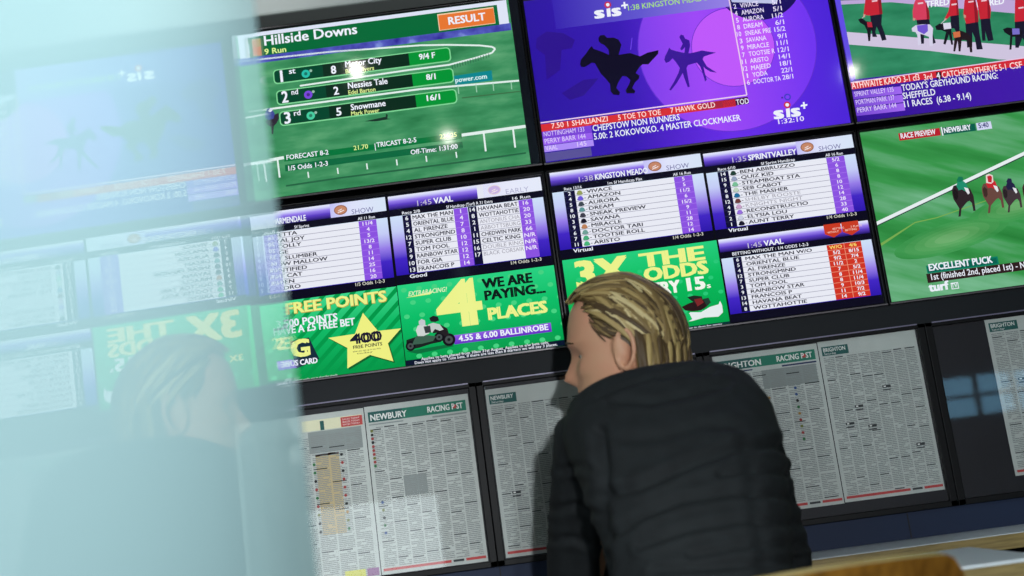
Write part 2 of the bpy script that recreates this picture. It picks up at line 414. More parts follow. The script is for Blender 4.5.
b.stroke([(632, 38), (630.6, 50)], 0.003, emis((110, 70, 230)), 4)
BLK = emis((12, 6, 34)); PUR = emis((58, 22, 150)); z5 = (520, 0, 6)
DIM = emis((44, 14, 140))
b.zpoly([(100, 230), (160, 190), (260, 200), (330, 240), (310, 290), (250, 300), (240, 420), (160, 480), (150, 330), (95, 290)], *z5, DIM, 2)
b.zpoly([(250, 560), (380, 480), (470, 470), (430, 520), (380, 575), (300, 600)], *z5, DIM, 2)
horse = [(360, 385), (365, 360), (395, 325), (415, 295), (430, 278), (440, 295), (490, 312), (530, 330), (600, 330), (660, 320), (720, 340), (765, 318), (830, 303), (828, 325), (790, 365), (770, 388), (735, 388), (715, 405), (700, 430), (692, 440), (717, 455), (712, 475), (690, 495), (672, 530), (692, 548), (685, 562), (640, 562), (633, 545), (655, 505), (662, 482), (640, 462), (615, 458), (600, 478), (588, 500), (577, 530), (600, 555), (595, 572), (560, 570), (543, 550), (540, 505), (510, 470), (485, 445), (465, 410), (450, 382), (430, 378), (410, 392), (385, 406), (365, 402)]
jock = [(470, 230), (480, 215), (505, 212), (522, 230), (560, 228), (590, 240), (608, 270), (600, 300), (590, 335), (535, 335), (530, 300), (505, 272), (485, 264), (472, 250)]
b.zpoly(horse, *z5, BLK, 6); b.zpoly(jock, *z5, BLK, 7)
horse2 = [(865, 360), (870, 340), (885, 310), (895, 288), (905, 300), (940, 310), (985, 320), (1020, 322), (1060, 313), (1090, 305), (1120, 310), (1175, 318), (1130, 332), (1102, 342), (1095, 358), (1120, 400), (1150, 420), (1180, 438), (1140, 432), (1112, 415), (1100, 402), (1108, 440), (1120, 480), (1110, 492), (1098, 450), (1080, 400), (1060, 378), (1035, 385), (1008, 392), (998, 410), (1008, 470), (1018, 522), (1006, 526), (985, 470), (976, 440), (940, 500), (905, 545), (895, 540), (925, 490), (950, 440), (958, 410), (935, 375), (915, 352), (895, 372), (875, 380)]
jock2 = [(955, 225), (965, 210), (980, 215), (990, 235), (1015, 245), (1020, 275), (1010, 322), (985, 322), (990, 285), (970, 305), (960, 297), (975, 265), (965, 245)]
b.zpoly(horse2, *z5, PUR, 6); b.zpoly(jock2, *z5, PUR, 7)
b.build('picture', rootB1, cB1)
b = MB(); b.clip = (0, -PY, W, -PY+H); tb = MB()
RED = emis((214, 46, 52)); b.prect((540.4, 124.8), (736, 106.6), RED, 5)
b.ppoly([(700, 103.6), (747.5, 97), (748.6, 104), (701, 110.6)], emis((70, 20, 70)), 5)
b.ppoly([(700, 103.6), (722, 100.6), (723, 107.4), (701, 110.6)], emis((170, 36, 60)), 6)
PK = emis((255, 224, 220))
tb.ptext('7.50 1 SHALIANZI', 551.7, 128.9, 608, 5.2, PK, 0.01, 7); tb.ptext('5 TOE TO TOE', 618.3, 120.5, 661, 5.2, PK, 0.01, 7); tb.ptext('7 HAWK GOLD', 670.8, 113.4, 715.3, 5.2, PK, 0.01, 7); tb.ptext('TOD', 736.3, 105.4, 749, 5.2, WHT, 0.01, 7)
for tl, br, cc in (((541.2, 132.2), (592, 132.6), (122, 66, 216)), ((542.1, 139.3), (593, 139.3), (150, 92, 236)), ((543, 146.4), (594, 146), (172, 140, 246))): b.prect(tl, br, emis(cc), 5)
b.prect((543.8, 153.6), (592, 156), emis((88, 80, 150)), 5)  # grey glow of a ceiling light's reflection, drawn as a flat patch
LV = emis((228, 214, 252))
tb.ptext('NOTTINGHAM 133', 544, 137, 584.5, 4.6, LV, 0.0, 7); tb.ptext('PERRY BARR 144', 545, 144, 585.8, 4.6, LV, 0.0, 7); tb.ptext('VAAL', 545.8, 151, 557.8, 4.6, LV, 0.0, 7); tb.ptext('145', 577.5, 147, 586.7, 4.6, LV, 0.0, 7)
tb.ptext('CHEPSTOW NON RUNNERS', 593, 131.7, 680, 6.0, WHT, 0.012, 7); tb.ptext('5.00: 2 KOKOVOKO. 4 MASTER CLOCKMAKER', 594.2, 140, 740.8, 6.0, WHT, 0.012, 7)
b.ppoly([(730, -2), (775, -8), (777, 4), (732, 2.5)], emis((190, 195, 230)), 5)
names = ['VIVACE', 'AMAZON', 'AURORA', 'DREAM', 'SNEAK PRE', 'SAVANA', 'MIRACLE', 'TOOTSIE R', 'ARISTO', 'MAJEED', 'YODA', 'DOCTOR TA']
wid = [18, 22.3, 21, 18.5, 26, 20, 21.5, 26, 18.5, 19.5, 15, 27]
nums = '2 4 5 8 10 3 9 7 11 12 1 6'.split(); ods = '5/1 5/1 11/2 6/1 15/2 9/1 11/1 12/1 14/1 18/1 22/1 28/1'.split()
LL = emis((236, 226, 255))
for k in range(12):
    x, y = 740.3+1.23*k, 8.4+6.9*k
    tb.ptext(names[k], x, y, x+wid[k], 4.5, LL, 0.008, 6); tb.ptext(nums[k], x-6.6-(1.5 if len(nums[k]) > 1 else 0)+(1 if nums[k] == '1' else 0), y+0.9, x-3.8-(0.6 if nums[k] == '1' else 0), 4.5, LL, 0.008, 6)
    xo, yo = 772+1.14*k, 5+6.82*k; tb.ptext(ods[k], xo-(2 if len(ods[k]) > 3 else 0), yo, xo+8.8, 4.5, LL, 0.008, 6)
GT = emis((170, 224, 110)); tb.ptext('1:38 KINGSTON MEADOW', 628.3, 10.9, 716.7, 5.2, GT, 0.008, 6)
def sis(x, y, w, h):
    tb.ptext('s', x, y, x+w*0.38, h*1.28, WHT, 0.05, 7); tb.ptext('s', x+w*0.64, y-0.135*w*0.64, x+w, h*1.28, WHT, 0.05, 7)
    b.ppoly([(x+w*.43, y-h-0.1*w*.4), (x+w*.57, y-h-.135*w*.57), (x+w*.60, y-.135*w*.58), (x+w*.46, y-.135*w*.45)], WHT, 7)
    cx, cy = x+w*0.48, y-h-0.135*w*.5-3.3
    b.pdisc((cx, cy), 3.6, emis((200, 40, 70)), 7); b.pdisc((cx, cy), 1.9, WHT, 8)
    px, py = x+w*1.10, y-h-0.135*w-1.0
    b.ppoly([(px-3.4, py+1.3), (px+3.2, py+.4), (px+3.5, py-1.4), (px-3.1, py-.5)], WHT, 7); b.ppoly([(px-1.2, py-3.2), (px+.6, py-3.5), (px+1.4, py+3.2), (px-.4, py+3.5)], WHT, 7)
sis(594.7, 19.0, 27, 8.6); sis(774, 119.4, 27, 9.0)
b.pdisc((787.3, 97.3), 3.6, emis((60, 60, 200)), 6, ring=0.6); b.pdisc((782, 98), 1, emis((60, 40, 150)), 6)
tb.ptext('1:32:10', 778.3, 124.4, 804.2, 4.6, LL, 0.01, 7)
bo = b.build('caption_graphics', rootB1, cB1); tb.build('lettering', bo, cB1)

# ---- C1: greyhound parade
rootC1, cC1 = tv(PX, -PY, 'wall screen with greyhound handlers in red jackets above a purple ticker', emis((58, 22, 152), 1.0, True))
b = MB(); b.clip = (PX, -PY, PX+W, -PY+H); zz = (834, 0, 5.237)
T2 = emis_ramp('paddock_turf', [(0.35, (36, 122, 84)), (0.7, (58, 148, 108))], noise=(10, 0, (1, 1, 3)))
b.zpoly([(22, -60), (1600, -260), (1600, 200), (995, 318), (110, 415)], *zz, T2, 1)
b.zpoly([(22, -70), (1600, -280), (1600, 90), (995, 75), (600, 40), (300, 12), (30, 25)], *zz, emis((188, 166, 214)), 2)
b.zpoly([(28, -90), (1600, -330), (1600, -40), (995, 5), (600, -20), (30, 5)], *zz, emis((86, 120, 120)), 3)
b.zpoly([(66, 168), (500, 203), (995, 243), (1600, 280), (1600, 350), (995, 316), (860, 312), (500, 267), (76, 234)], *zz, emis((206, 196, 222)), 3)
b.zpoly([(2, -10), (30, -12), (112, 412), (90, 430)], *zz, emis((96, 76, 226)), 4)
tbC = MB()
tbC.ptext('BETFRED', 917, 9.2, 949, 6.2, WHT, 0.03, 5, 0.2); tbC.ptext('BETFRED', 972, 8.2, 1004, 6.2, WHT, 0.03, 5, 0.2)
def zp(P, c, L): b.zpoly(P, *zz, emis(c), L)
RJ = (196, 36, 52); TR = (26, 24, 44); DOG = (22, 20, 30)
zp([(170, -60), (215, -70), (240, -40), (252, 75), (190, 84), (153, 80), (158, 40)], RJ, 6); zp([(188, 80), (250, 76), (247, 130), (262, 170), (274, 210), (250, 215), (235, 170), (222, 140), (215, 170), (225, 195), (200, 195), (195, 140)], TR, 5)
zp([(125, 105), (145, 96), (165, 113), (195, 118), (207, 145), (202, 165), (192, 162), (188, 217), (178, 218), (172, 165), (158, 135), (135, 122)], DOG, 7); zp([(170, 118), (195, 118), (200, 145), (175, 145)], (180, 40, 60), 8)
zp([(418, 20), (430, -10), (455, -18), (475, 8), (495, 60), (499, 102), (430, 107), (412, 97), (410, 60)], (212, 62, 92), 6); zp([(430, 104), (497, 100), (505, 150), (532, 225), (515, 232), (490, 190), (470, 160), (470, 230), (450, 232), (443, 170)], TR, 5)
zp([(405, 150), (425, 135), (460, 130), (500, 130), (517, 150), (514, 190), (516, 242), (500, 242), (495, 195), (470, 185), (450, 180), (455, 235), (440, 240), (434, 185), (425, 170), (408, 167)], (212, 208, 232), 7); zp([(432, 136), (488, 130), (490, 165), (470, 182), (436, 165)], (112, 84, 206), 8)
zp([(605, 20), (612, -50), (640, -55), (652, 80), (605, 87), (590, 102), (578, 98), (598, 60)], RJ, 6); zp([(608, 83), (652, 78), (657, 165), (640, 172), (628, 150), (610, 150)], TR, 5)
zp([(528, 140), (550, 126), (600, 122), (614, 145), (612, 160), (622, 236), (612, 237), (600, 182), (582, 236), (570, 232), (585, 170), (560, 160), (535, 160)], DOG, 7); zp([(568, 124), (608, 121), (612, 152), (574, 157)], (216, 214, 232), 8)
zp([(680, 15), (690, -40), (720, -50), (738, 5), (752, 60), (754, 117), (690, 128), (675, 80)], RJ, 8); zp([(685, 124), (752, 113), (762, 190), (777, 260), (745, 262), (735, 200), (722, 170), (722, 247), (695, 252), (690, 180)], TR, 7)
zp([(615, 175), (660, 163), (700, 178), (717, 200), (722, 277), (710, 277), (700, 215), (666, 212), (660, 272), (650, 272), (645, 215), (632, 272), (622, 272), (628, 205)], (36, 24, 30), 9); zp([(620, 172), (656, 167), (660, 196), (625, 202)], (206, 110, 70), 10)
zp([(745, 0), (755, -60), (790, -60), (808, 0), (820, 50), (817, 97), (763, 103)], RJ, 6); zp([(765, 98), (815, 93), (822, 150), (834, 212), (805, 217), (790, 165), (792, 215), (775, 215)], TR, 5)
zp([(945, 30), (950, -60), (1000, -70), (1060, 10), (1062, 105), (945, 117)], RJ, 6); zp([(945, 113), (1060, 100), (1070, 250), (1020, 255), (985, 200), (965, 252), (948, 252)], TR, 5)
zp([(883, 155), (905, 146), (960, 153), (985, 165), (980, 195), (932, 195), (927, 262), (916, 262), (920, 190), (890, 172)], DOG, 7); zp([(930, 152), (968, 152), (970, 182), (932, 184)], (120, 110, 200), 8)
for P_ in ([(225, -40), (240, -40), (252, 75), (236, 78)], [(478, 8), (495, 60), (499, 102), (484, 104)], [(636, -40), (641, -40), (652, 80), (640, 82)], [(728, 0), (738, 5), (754, 117), (736, 120)], [(800, 0), (808, 0), (817, 97), (802, 98)], [(1040, 10), (1060, 10), (1062, 105), (1046, 107)]): zp(P_, (140, 24, 40), 9)
for x_, y_ in ((196, 6), (436, 18), (612, 24), (700, 10), (768, 4), (962, 42)): zp([(x_, y_), (x_+28, y_-4), (x_+29, y_+4), (x_+1, y_+8)], (228, 196, 206), 9)
for P_ in ([(152, 76), (162, 78), (160, 94), (150, 92)], [(412, 96), (424, 100), (420, 112), (410, 108)], [(578, 98), (588, 100), (584, 110), (574, 106)], [(676, 78), (688, 84), (688, 98), (677, 94)]): zp(P_, (196, 150, 132), 9)
zp([(160, 82), (164, 80), (146, 100), (143, 99)], (210, 200, 210), 9); zp([(580, 104), (584, 105), (560, 128), (556, 127)], (210, 200, 210), 9)
for px_, py_ in ((720, -52), (772, -66), (200, -75), (450, -25), (975, -75), (625, -62)): b.zpoly([(px_+22*math.cos(a*0.7), py_+24*math.sin(a*0.7)) for a in range(9)], *zz, emis((60, 40, 36)), 7)
b.build('picture', rootC1, cC1)
b = MB(); b.clip = (PX, -PY, PX+W, -PY+H)
b.zpoly([(88, 438), (1700, 210), (1700, 700), (110, 700)], *zz, emis_ramp('ticker_ground', [(0, (50, 16, 146)), (0.5, (64, 24, 166)), (1, (60, 34, 170))], 0, -0.35, 0.3), 4)
b.zpoly([(86, 436), (1700, 205), (1700, 246), (93, 471)], *zz, emis((208, 40, 54)), 5)
b.zpoly([(86, 432), (1700, 201), (1700, 207), (87, 437)], *zz, emis((230, 200, 230)), 6)
tb = tbC
tb.ptext('ATHWAITE KADO 3-1 cf3', 851.8, 89.3, 919.5, 6.2, PK, 0.01, 7); tb.ptext('3rd', 924.1, 81.0, 932.3, 6.2, PK, 0.01, 7); b.ppoly([(935.5, 72.6), (940.5, 72), (941.6, 79), (936.6, 79.7)], emis((50, 16, 30)), 6)
tb.ptext('4', 936.6, 79.4, 940.2, 6.2, WHT, 0.01, 7); tb.ptext('CATCHERINTHERYE 5-1', 942.2, 78.6, 1006, 6.2, PK, 0.01, 7); tb.ptext('CSF 12.40', 1009.7, 69.6, 1042, 6.2, PK, 0.01, 7)
for k in range(3): b.ppoly([(852+1.5*k, 92+8.4*k), (900.5+1.5*k, 86.6+8.4*k), (902+1.5*k, 94+8.4*k), (853.3+1.5*k, 99.6+8.4*k)], emis_ramp('ticker_tile', [(0, (110, 64, 206)), (1, (160, 104, 240))], 0, -0.36, -0.24), 6)
tb.ptext('SPRINT VALLEY 135', 854.6, 97, 893.6, 4.8, LV, 0.0, 7); tb.ptext('PORTMAN PARK 137', 856, 105.2, 894.4, 4.8, LV, 0.0, 7); tb.ptext('PERRY BARR 144', 857.3, 113, 896.4, 4.8, LV, 0.0, 7)
tb.ptext("TODAY'S GREYHOUND RACING:", 901.8, 91.4, 997.8, 6.2, WHT, 0.012, 7); tb.ptext('SHEFFIELD', 903, 99.5, 935.4, 6.2, WHT, 0.012, 7); tb.ptext('11 RACES  (6.38 - 9.14)', 904.3, 107.7, 971, 6.2, WHT, 0.012, 7)
bo = b.build('caption_graphics', rootC1, cC1); tb.build('lettering', bo, cC1)

# ---- C2: live horse race
T3 = emis_ramp('rushing_turf', [(0.26, (26, 112, 42)), (0.48, (56, 148, 74)), (0.72, (122, 186, 146))], noise=(6.5, math.radians(-22), (0.35, 1, 2.6)), sample=True)
rootC2, cC2 = tv(PX, 0, 'wall screen with a live horse race on bright green turf, lower right', T3)
b = MB(); b.clip = (PX, 0, PX+W, H)
b.stroke([(872, 227), (877, 223.3), (1024, 153.5), (1180, 80)], 0.011, emis((230, 238, 240)), 2); b.stroke([(872, 229), (877, 225.6), (1024, 155.8), (1180, 83)], 0.004, emis((40, 60, 60)), 1)
pale = emis_ramp('worn_turf', [(0.3, (96, 166, 92)), (0.65, (150, 190, 132))], noise=(9, 0.2, (0.5, 1, 3)))
for k in range(5):
    cc = [(62, 150, 78), (70, 153, 82), (80, 158, 88), (92, 164, 96), (106, 170, 106)][k]; r_ = 1.15-k*0.2
    pk = emis_ramp('worn_turf_%d' % k, [(0.3, [max(0, q-14) for q in cc]), (0.7, [q+10 for q in cc])], noise=(9, math.radians(-12), (0.4, 1, 3)))
    for (x, y, ru, rv) in ((952, 237, 0.17, 0.042), (1020, 205, 0.15, 0.04)):
        c0 = back(x, y); b.uvpoly([(c0[0]+r_*(ru*math.cos(t)), c0[1]+r_*(rv*math.sin(t)-0.16*ru*math.cos(t))) for t in [2*math.pi*i/28 for i in range(28)]], pk, 1+0.12*k)
b.zpoly([(30, 230), (215, 115), (330, 90), (620, -10), (622, -6), (330, 95), (215, 121), (40, 240)], 874, 200, 5.236, emis((120, 170, 80)), 2)
zr = (854, 100, 5.236)
def hp(P, c, L): b.zpoly(P, *zr, emis(c), L)
def runner(dx, dy, sc_, coat, silk, cap):
    q = lambda P: [(dx+a*sc_, dy+c_*sc_) for a, c_ in P]
    hp(q([(0, 20), (8, 0), (30, -5), (60, 0), (95, 15), (112, 50), (118, 85), (124, 130), (112, 132), (104, 90), (92, 78), (80, 84), (66, 100), (50, 120), (46, 160), (34, 162), (38, 118), (22, 92), (8, 70), (2, 45)]), coat, 3)
    hp(q([(4, 30), (14, 16), (30, 30), (32, 60), (24, 76), (12, 66)]), [min(255, k*0.6) for k in coat], 4)
    hp(q([(22, 0), (30, -26), (52, -30), (74, -12), (84, 14), (70, 30), (52, 20), (34, 24)]), silk, 5)
    hp(q([(24, -28), (34, -48), (54, -46), (60, -28), (44, -20), (28, -20)]), cap, 6)
    hp(q([(62, 8), (84, 14), (92, 38), (84, 46), (72, 30)]), (226, 228, 232), 6)
runner(512, 450, 1.0, (46, 36, 40), (30, 140, 108), (20, 118, 84)); runner(668, 440, 0.95, (104, 70, 62), (196, 40, 48), (206, 50, 56)); runner(775, 452, 0.85, (66, 54, 58), (34, 34, 66), (36, 36, 70)); runner(880, 440, 0.9, (70, 50, 46), (24, 150, 110), (220, 222, 226)); runner(1010, 430, 0.9, (50, 40, 40), (210, 190, 60), (200, 60, 60))
hp([(688, 395), (704, 388), (724, 396), (728, 430), (716, 440), (690, 436)], (232, 214, 210), 7); hp([(694, 402), (710, 396), (720, 404), (718, 434), (700, 432)], (190, 36, 48), 8)
b.build('picture', rootC2, cC2)
b = MB(); b.clip = (PX, 0, PX+W, H); tb = MB()
b.prect((898, 133.6), (940.6, 135.5), emis((182, 30, 44)), 4); b.prect((941.4, 128), (976, 130.9), emis((6, 92, 76)), 4); b.prect((975.6, 123.4), (992, 128.7), emis((206, 212, 240)), 4)
u1, v1 = back(940.8, 128); b.rect(u1-0.001, v1-0.002, u1+0.003, v1+0.027, WHT, 5)
tb.ptext('RACE PREVIEW', 900.8, 139, 935.7, 5.1, WHT, 0.02, 6); tb.ptext('NEWBURY', 944.1, 133.4, 970.9, 5.1, WHT, 0.03, 6); tb.ptext('5:40', 978.5, 128.6, 988.6, 4.8, emis((40, 36, 110)), 0.02, 6)
b.prect((925.7, 265.8), (998.8, 264.3), emis((6, 122, 96)), 4); b.prect((926.8, 267.3), (997, 263.3), emis((8, 96, 80)), 5)
b.zpoly([(272, 388), (1400, 240), (1400, 285), (281, 436)], 874, 200, 5.236, emis((46, 30, 30)), 4)
tb.ptext('EXCELLENT PUCK', 929, 271, 992.6, 6.4, WHT, 0.035, 6); tb.ptext('1st (finished 2nd, placed 1st) - Newmarket', 931.3, 280.2, 1055, 6.0, WHT, 0.012, 6)
tb.ptext('turf', 929, 291.8, 949.4, 8.2, WHT, 0.05, 6)
q0 = back(950.2, 283.2); q1 = back(958.8, 288.6)
for r_ in ((q0[0], q0[1], q1[0], q0[1]+.0022), (q0[0], q1[1]-.0022, q1[0], q1[1]), (q0[0], q0[1], q0[0]+.0022, q1[1]), (q1[0]-.0022, q0[1], q1[0], q1[1])): b.rect(*r_, WHT, 6)
tb.ptext('TV', 951.6, 288, 957.2, 4.2, WHT, 0.01, 6)
bo = b.build('caption_graphics', rootC2, cC2); tb.build('lettering', bo, cC2)

# ---- the odds boards
def odds_panel(root, c, box, kind, time, name, sub, allrun, left, right, rows, rows2=None, foot=('', '1/4 Odds 1-2-3'), hdr='SHOW', race='Race 1/13'):
    u0, v0, u1, v1 = box; pw, ph = u1-u0, v1-v0
    b = MB(); tb = MB()
    X = lambda f: u0+f*pw; Y = lambda f: v0+f*ph
    def Rr(a, b_, c_, d, m, L): b.rect(X(a), Y(b_), X(c_), Y(d), m, L)
    zx = lambda f: (X(f)*S-c.x); zz_ = lambda f: wall(0, Y(f)).z-c.z
    key = '%s_%.2f' % (name.replace(' ', ''), u0)
    b.rect(u0+0.002, v0+0.002, u1-0.002, v1, emis((10, 8, 28)), 1)
    h0, h1 = 0.012, 0.166
    Rr(0.006, h0, 0.994, h1, emis_ramp('head_'+key, [(0.0, (26, 14, 92)), (0.35, (92, 62, 196)), (0.62, (150, 124, 236)), (0.85, (214, 216, 250)), (1.0, (232, 236, 252))], 2, zz_(h1), zz_(h0)), 2)
    if kind != 'red':
        Rr(0.62, h0, 0.994, h1, emis_ramp('headr_'+key, [(0.0, (196, 194, 246)), (0.4, (222, 226, 250)), (1.0, (214, 228, 246))], 0, zx(0.62), zx(1.0)), 3)
        if kind == 'late': Rr(0.58, h0, 0.994, h1, emis((228, 230, 244)), 3)
        b.disc((X(0.69), Y(0.092)), 0.022, 0.0165, emis((226, 210, 214) if kind == 'late' else (150, 96, 70)), 4, 24)
        b.disc((X(0.69), Y(0.092)), 0.019, 0.0135, emis((198, 176, 226) if kind == 'late' else (196, 134, 104)), 5, 24)
        for a0, a1, bb0, bb1 in ((-.45, .25, -.30, .1), (-.1, .6, .05, .45), (-.55, .1, .2, .6)):
            b.uvpoly([(X(0.69)+a0*.019, Y(0.092)+bb1*.0135), (X(0.69)+a1*.019, Y(0.092)+bb0*.0135), (X(0.69)+a1*.019, Y(0.092)+(bb0+.22)*.0135), (X(0.69)+a0*.019, Y(0.092)+(bb1+.22)*.0135)], emis((240, 226, 226)), 6)
        tb.text(hdr, X(0.762), Y(0.158), 0.052*ph*1.05, emis((176, 176, 206) if kind == 'late' else (108, 106, 160)), width=0.148*pw, bold=0.0, L=6)
    tb.text(time, X(0.19), Y(0.158), 0.058*ph, emis((196, 190, 214)), width=0.092*pw, bold=0.0, L=6)
    tb.text(name, X(0.25 if kind == 'plain' else 0.295), Y(0.158), 0.062*ph, WHT, width=left*pw, bold=0.03, L=6)
    # side margins running from pale to deep blue
    mg = emis_ramp('margin_'+key, [(0.0, (44, 22, 170)), (0.28, (66, 38, 196)), (0.5, (150, 124, 232)), (0.75, (196, 204, 246)), (1.0, (206, 224, 248))], 2, zz_(0.905), zz_(0.25))
    Rr(0.006, 0.242, 0.994, 0.905, mg, 2)
    n = len(rows); top, bot = 0.246, 0.898; st = (bot-top)/n
    if rows2: spans = [((0.085, 0.139), (0.139, 0.415), (0.415, 0.504), rows), ((0.508, 0.562), (0.562, 0.834), (0.834, 0.923), rows2)]
    elif kind == 'red': spans = [((0.081, 0.136), (0.136, 0.698), (0.698, 0.924), rows)]
    else: spans = [((0.080, 0.152), (0.152, 0.800), (0.800, 0.919), rows)]
    PAP = emis((232, 234, 244)); RULE = emis((150, 150, 172)); VIO = emis((138, 82, 224)); VIO2 = emis((164, 116, 236)); RD = emis((206, 52, 34)); RDL = emis((236, 150, 120))
    for (na, nb), (wa, wb), (oa, ob), rr in spans:
        Rr(na, top, nb, bot, NAVY, 3); Rr(wa, top, wb, bot, PAP, 3)
        Rr(oa, top, ob, top+st*len(rr) if rows2 is None else bot, RD if kind == 'red' else VIO, 3)
        for k, row in enumerate(rr):
            y0 = top+k*st; base = y0+st*0.80; cap = st*0.60*ph
            if k: 
                Rr(wa, y0-0.003, wb, y0+0.003, RULE, 4); Rr(na, y0-.002, nb, y0+.002, emis((52, 48, 96)), 4)
                Rr(oa, y0-.003, ob, y0+.003, RDL if kind == 'red' else VIO2, 4)
            tb.text(row[0], X((na+nb)/2), Y(base), cap, WHT, aspect=1.15, bold=0.02, L=6, align='C')
            faint = len(row) > 3 and row[3] == 'faint'
            silk = (kind == 'silk')
            nx = wa+0.010
            if silk:
                cc = SILKS[k % len(SILKS)] if name[0] == 'K' else SILKS2[k % len(SILKS2)]
                b.disc((X(wa+0.030), Y(base-0.018)), 0.0085, 0.0075, emis(cc), 5, 12); b.disc((X(wa+0.030), Y(base-0.006)), 0.011, 0.0045, emis([q*.8 for q in cc]), 4, 12)
                tb.text('-', X(wa+0.055), Y(base), cap, INK, aspect=1.2, bold=0.02, L=6)
                nx = wa+0.075
            if kind == 'red': nx = wa+0.024
            tb.text(row[1], X(nx), Y(base), cap*1.0, emis((150, 148, 160)) if faint else INK, aspect=1.12 if rows2 else 1.5, bold=0.0 if faint else 0.022, L=6, maxw=(wb-nx-0.006)*pw)
            if kind == 'red':
                o1, o2 = row[2]
                yc = emis((250, 220, 110)) if k == 0 else WHT
                tb.text(o1, X(oa+(ob-oa)*.25), Y(base), cap, yc, aspect=1.2, bold=0.02, L=6, align='C'); tb.text(o2, X(oa+(ob-oa)*.75), Y(base), cap, yc, aspect=1.2, bold=0.02, L=6, align='C')
            else:
                tb.text(row[2], X((oa+ob)/2), Y(base), cap, emis((236, 226, 252)), aspect=1.2, bold=0.02, L=6, align='C')
    if kind == 'red':
        Rr(0.809, top, 0.813, bot, RDL, 5)
        for a, t1, t2 in ((0.70, 'BETTING', 'WITHOUT'), (0.818, '2 PLACE', 'BETTING')):
            P = [(X(a), Y(0.0)), (X(a+0.112), Y(0.0)), (X(a+0.112), Y(0.115)), (X(a+0.056), Y(0.165)), (X(a), Y(0.115))]
            b.uvpoly(P, emis((200, 58, 34)), 5)
            tb.text(t1, X(a+0.056), Y(0.075), 0.022*ph, emis((250, 214, 196)), width=0.075*pw, L=7, align='L'); tb.text(t2, X(a+0.018), Y(0.11), 0.022*ph, emis((250, 214, 196)), width=0.075*pw, L=7)
        tb.text(sub, X(0.081), Y(0.222), 0.036*ph, WHT, width=0.50*pw, bold=0.012, L=6)
    else:
        tb.text(race, X(0.086), Y(0.234), 0.032*ph, WHT, width=0.115*pw, bold=0.01, L=6)
        tb.text(sub, X(0.371), Y(0.232), 0.032*ph, WHT, width=right*pw, bold=0.01, L=6)
        tb.text(allrun, X(0.798), Y(0.232), 0.032*ph, WHT, width=0.115*pw, bold=0.01, L=6)
    if foot[0]: tb.text(foot[0], X(0.088), Y(0.952), 0.040*ph, WHT, aspect=1.4, bold=0.02, L=6)
    if foot[1]: tb.text(foot[1], X(0.928), Y(0.948), 0.036*ph, emis((214, 214, 200)), width=0.195*pw, bold=0.01, L=6, align='L') if False else tb.text(foot[1], X(0.735), Y(0.948), 0.036*ph, emis((214, 214, 200)), width=0.195*pw, bold=0.01, L=6)
    o = b.build('odds_board', root, c); tb.build('lettering', o, c)
SILKS = [(150, 160, 90), (110, 90, 220), (60, 70, 80), (90, 150, 150), (60, 60, 74), (24, 22, 40), (190, 130, 90), (110, 160, 150), (70, 170, 120), (70, 180, 120)]
SILKS2 = [(30, 60, 50), (150, 160, 190), (120, 190, 150), (190, 210, 190), (30, 110, 160), (110, 60, 60), (200, 160, 200), (150, 110, 220), (200, 205, 225), (20, 18, 40)]

rootA2, cA2 = tv(-AX, 0, 'wall screen of four panels with yellow star and bold figure 4 adverts', emis((10, 10, 20), 1.0, True))
rootB2, cB2 = tv(0, 0, 'wall screen of four panels, blond man\'s head covering its 3X THE ODDS advert', emis((10, 10, 20), 1.0, True))
mA = -AX+W/2+0.0
boxA2L = (-AX+0.006, 0.003, -0.5395, 0.3075); boxA2R = (-0.5365, 0.004, -0.0225, 0.3035)
odds_panel(rootA2, cA2, boxA2L, 'plain', '1:41', 'ARMENDALE', '5f Sprint', 'All 11 Run', 0.205, 0.10,
    [('3', 'ROSETTA', '11/4'), ('7', 'ROYAL JOY', '4'), ('1', 'TRICOLLY', '5'), ('9', 'IMAGE', '13/2'), ('4', 'BEST SLUMBER', '8'), ('6', 'SNOW MALLOW', '11'), ('2', 'IDENTIFIED', '14'), ('8', 'JUST CAT', '25'), ('10', 'ARDEN', '16'), ('5', 'CALDRO', '20')], foot=('', '1/5 Odds 1-2-3'), race='Race 9/13')
odds_panel(rootA2, cA2, boxA2R, 'late', '1:45', 'VAAL', '5f Handicap (Turf) R 31 Extra', '16 Run', 0.125, 0.30,
    [('6', 'MAX THE MAN', '1'), ('5', 'ORIENTAL BLUE', '4'), ('4', 'AL FIRENZE', '7'), ('12', 'STRONGMIND', '8'), ('7', 'SUPER CLUB', '10'), ('3', 'TOM FOOL', '12'), ('9', 'RAINBOW STAR', '12'), ('10', 'FOR GIA', '12'), ('13', 'FRANCOIS P', '14')],
    [('14', 'HAVANA BEAT', '16'), ('8', 'WOTTAHOTTIE', '20'), ('2', 'ANTONIUS CHA', '20', 'faint'), ('1', 'ABBOTTSBURG', '33', 'faint'), ('11', 'CHEDWIN PARK', '66'), ('15', 'CELTIC KING', 'N/R'), ('16', 'DOUBLE RING', 'N/R', 'faint'), ('17', 'BLACK CORSAIR', 'N/R', 'faint')], foot=('Good', '1/4 Odds 1-2-3'), hdr='EARLY', race='Race 2/8')
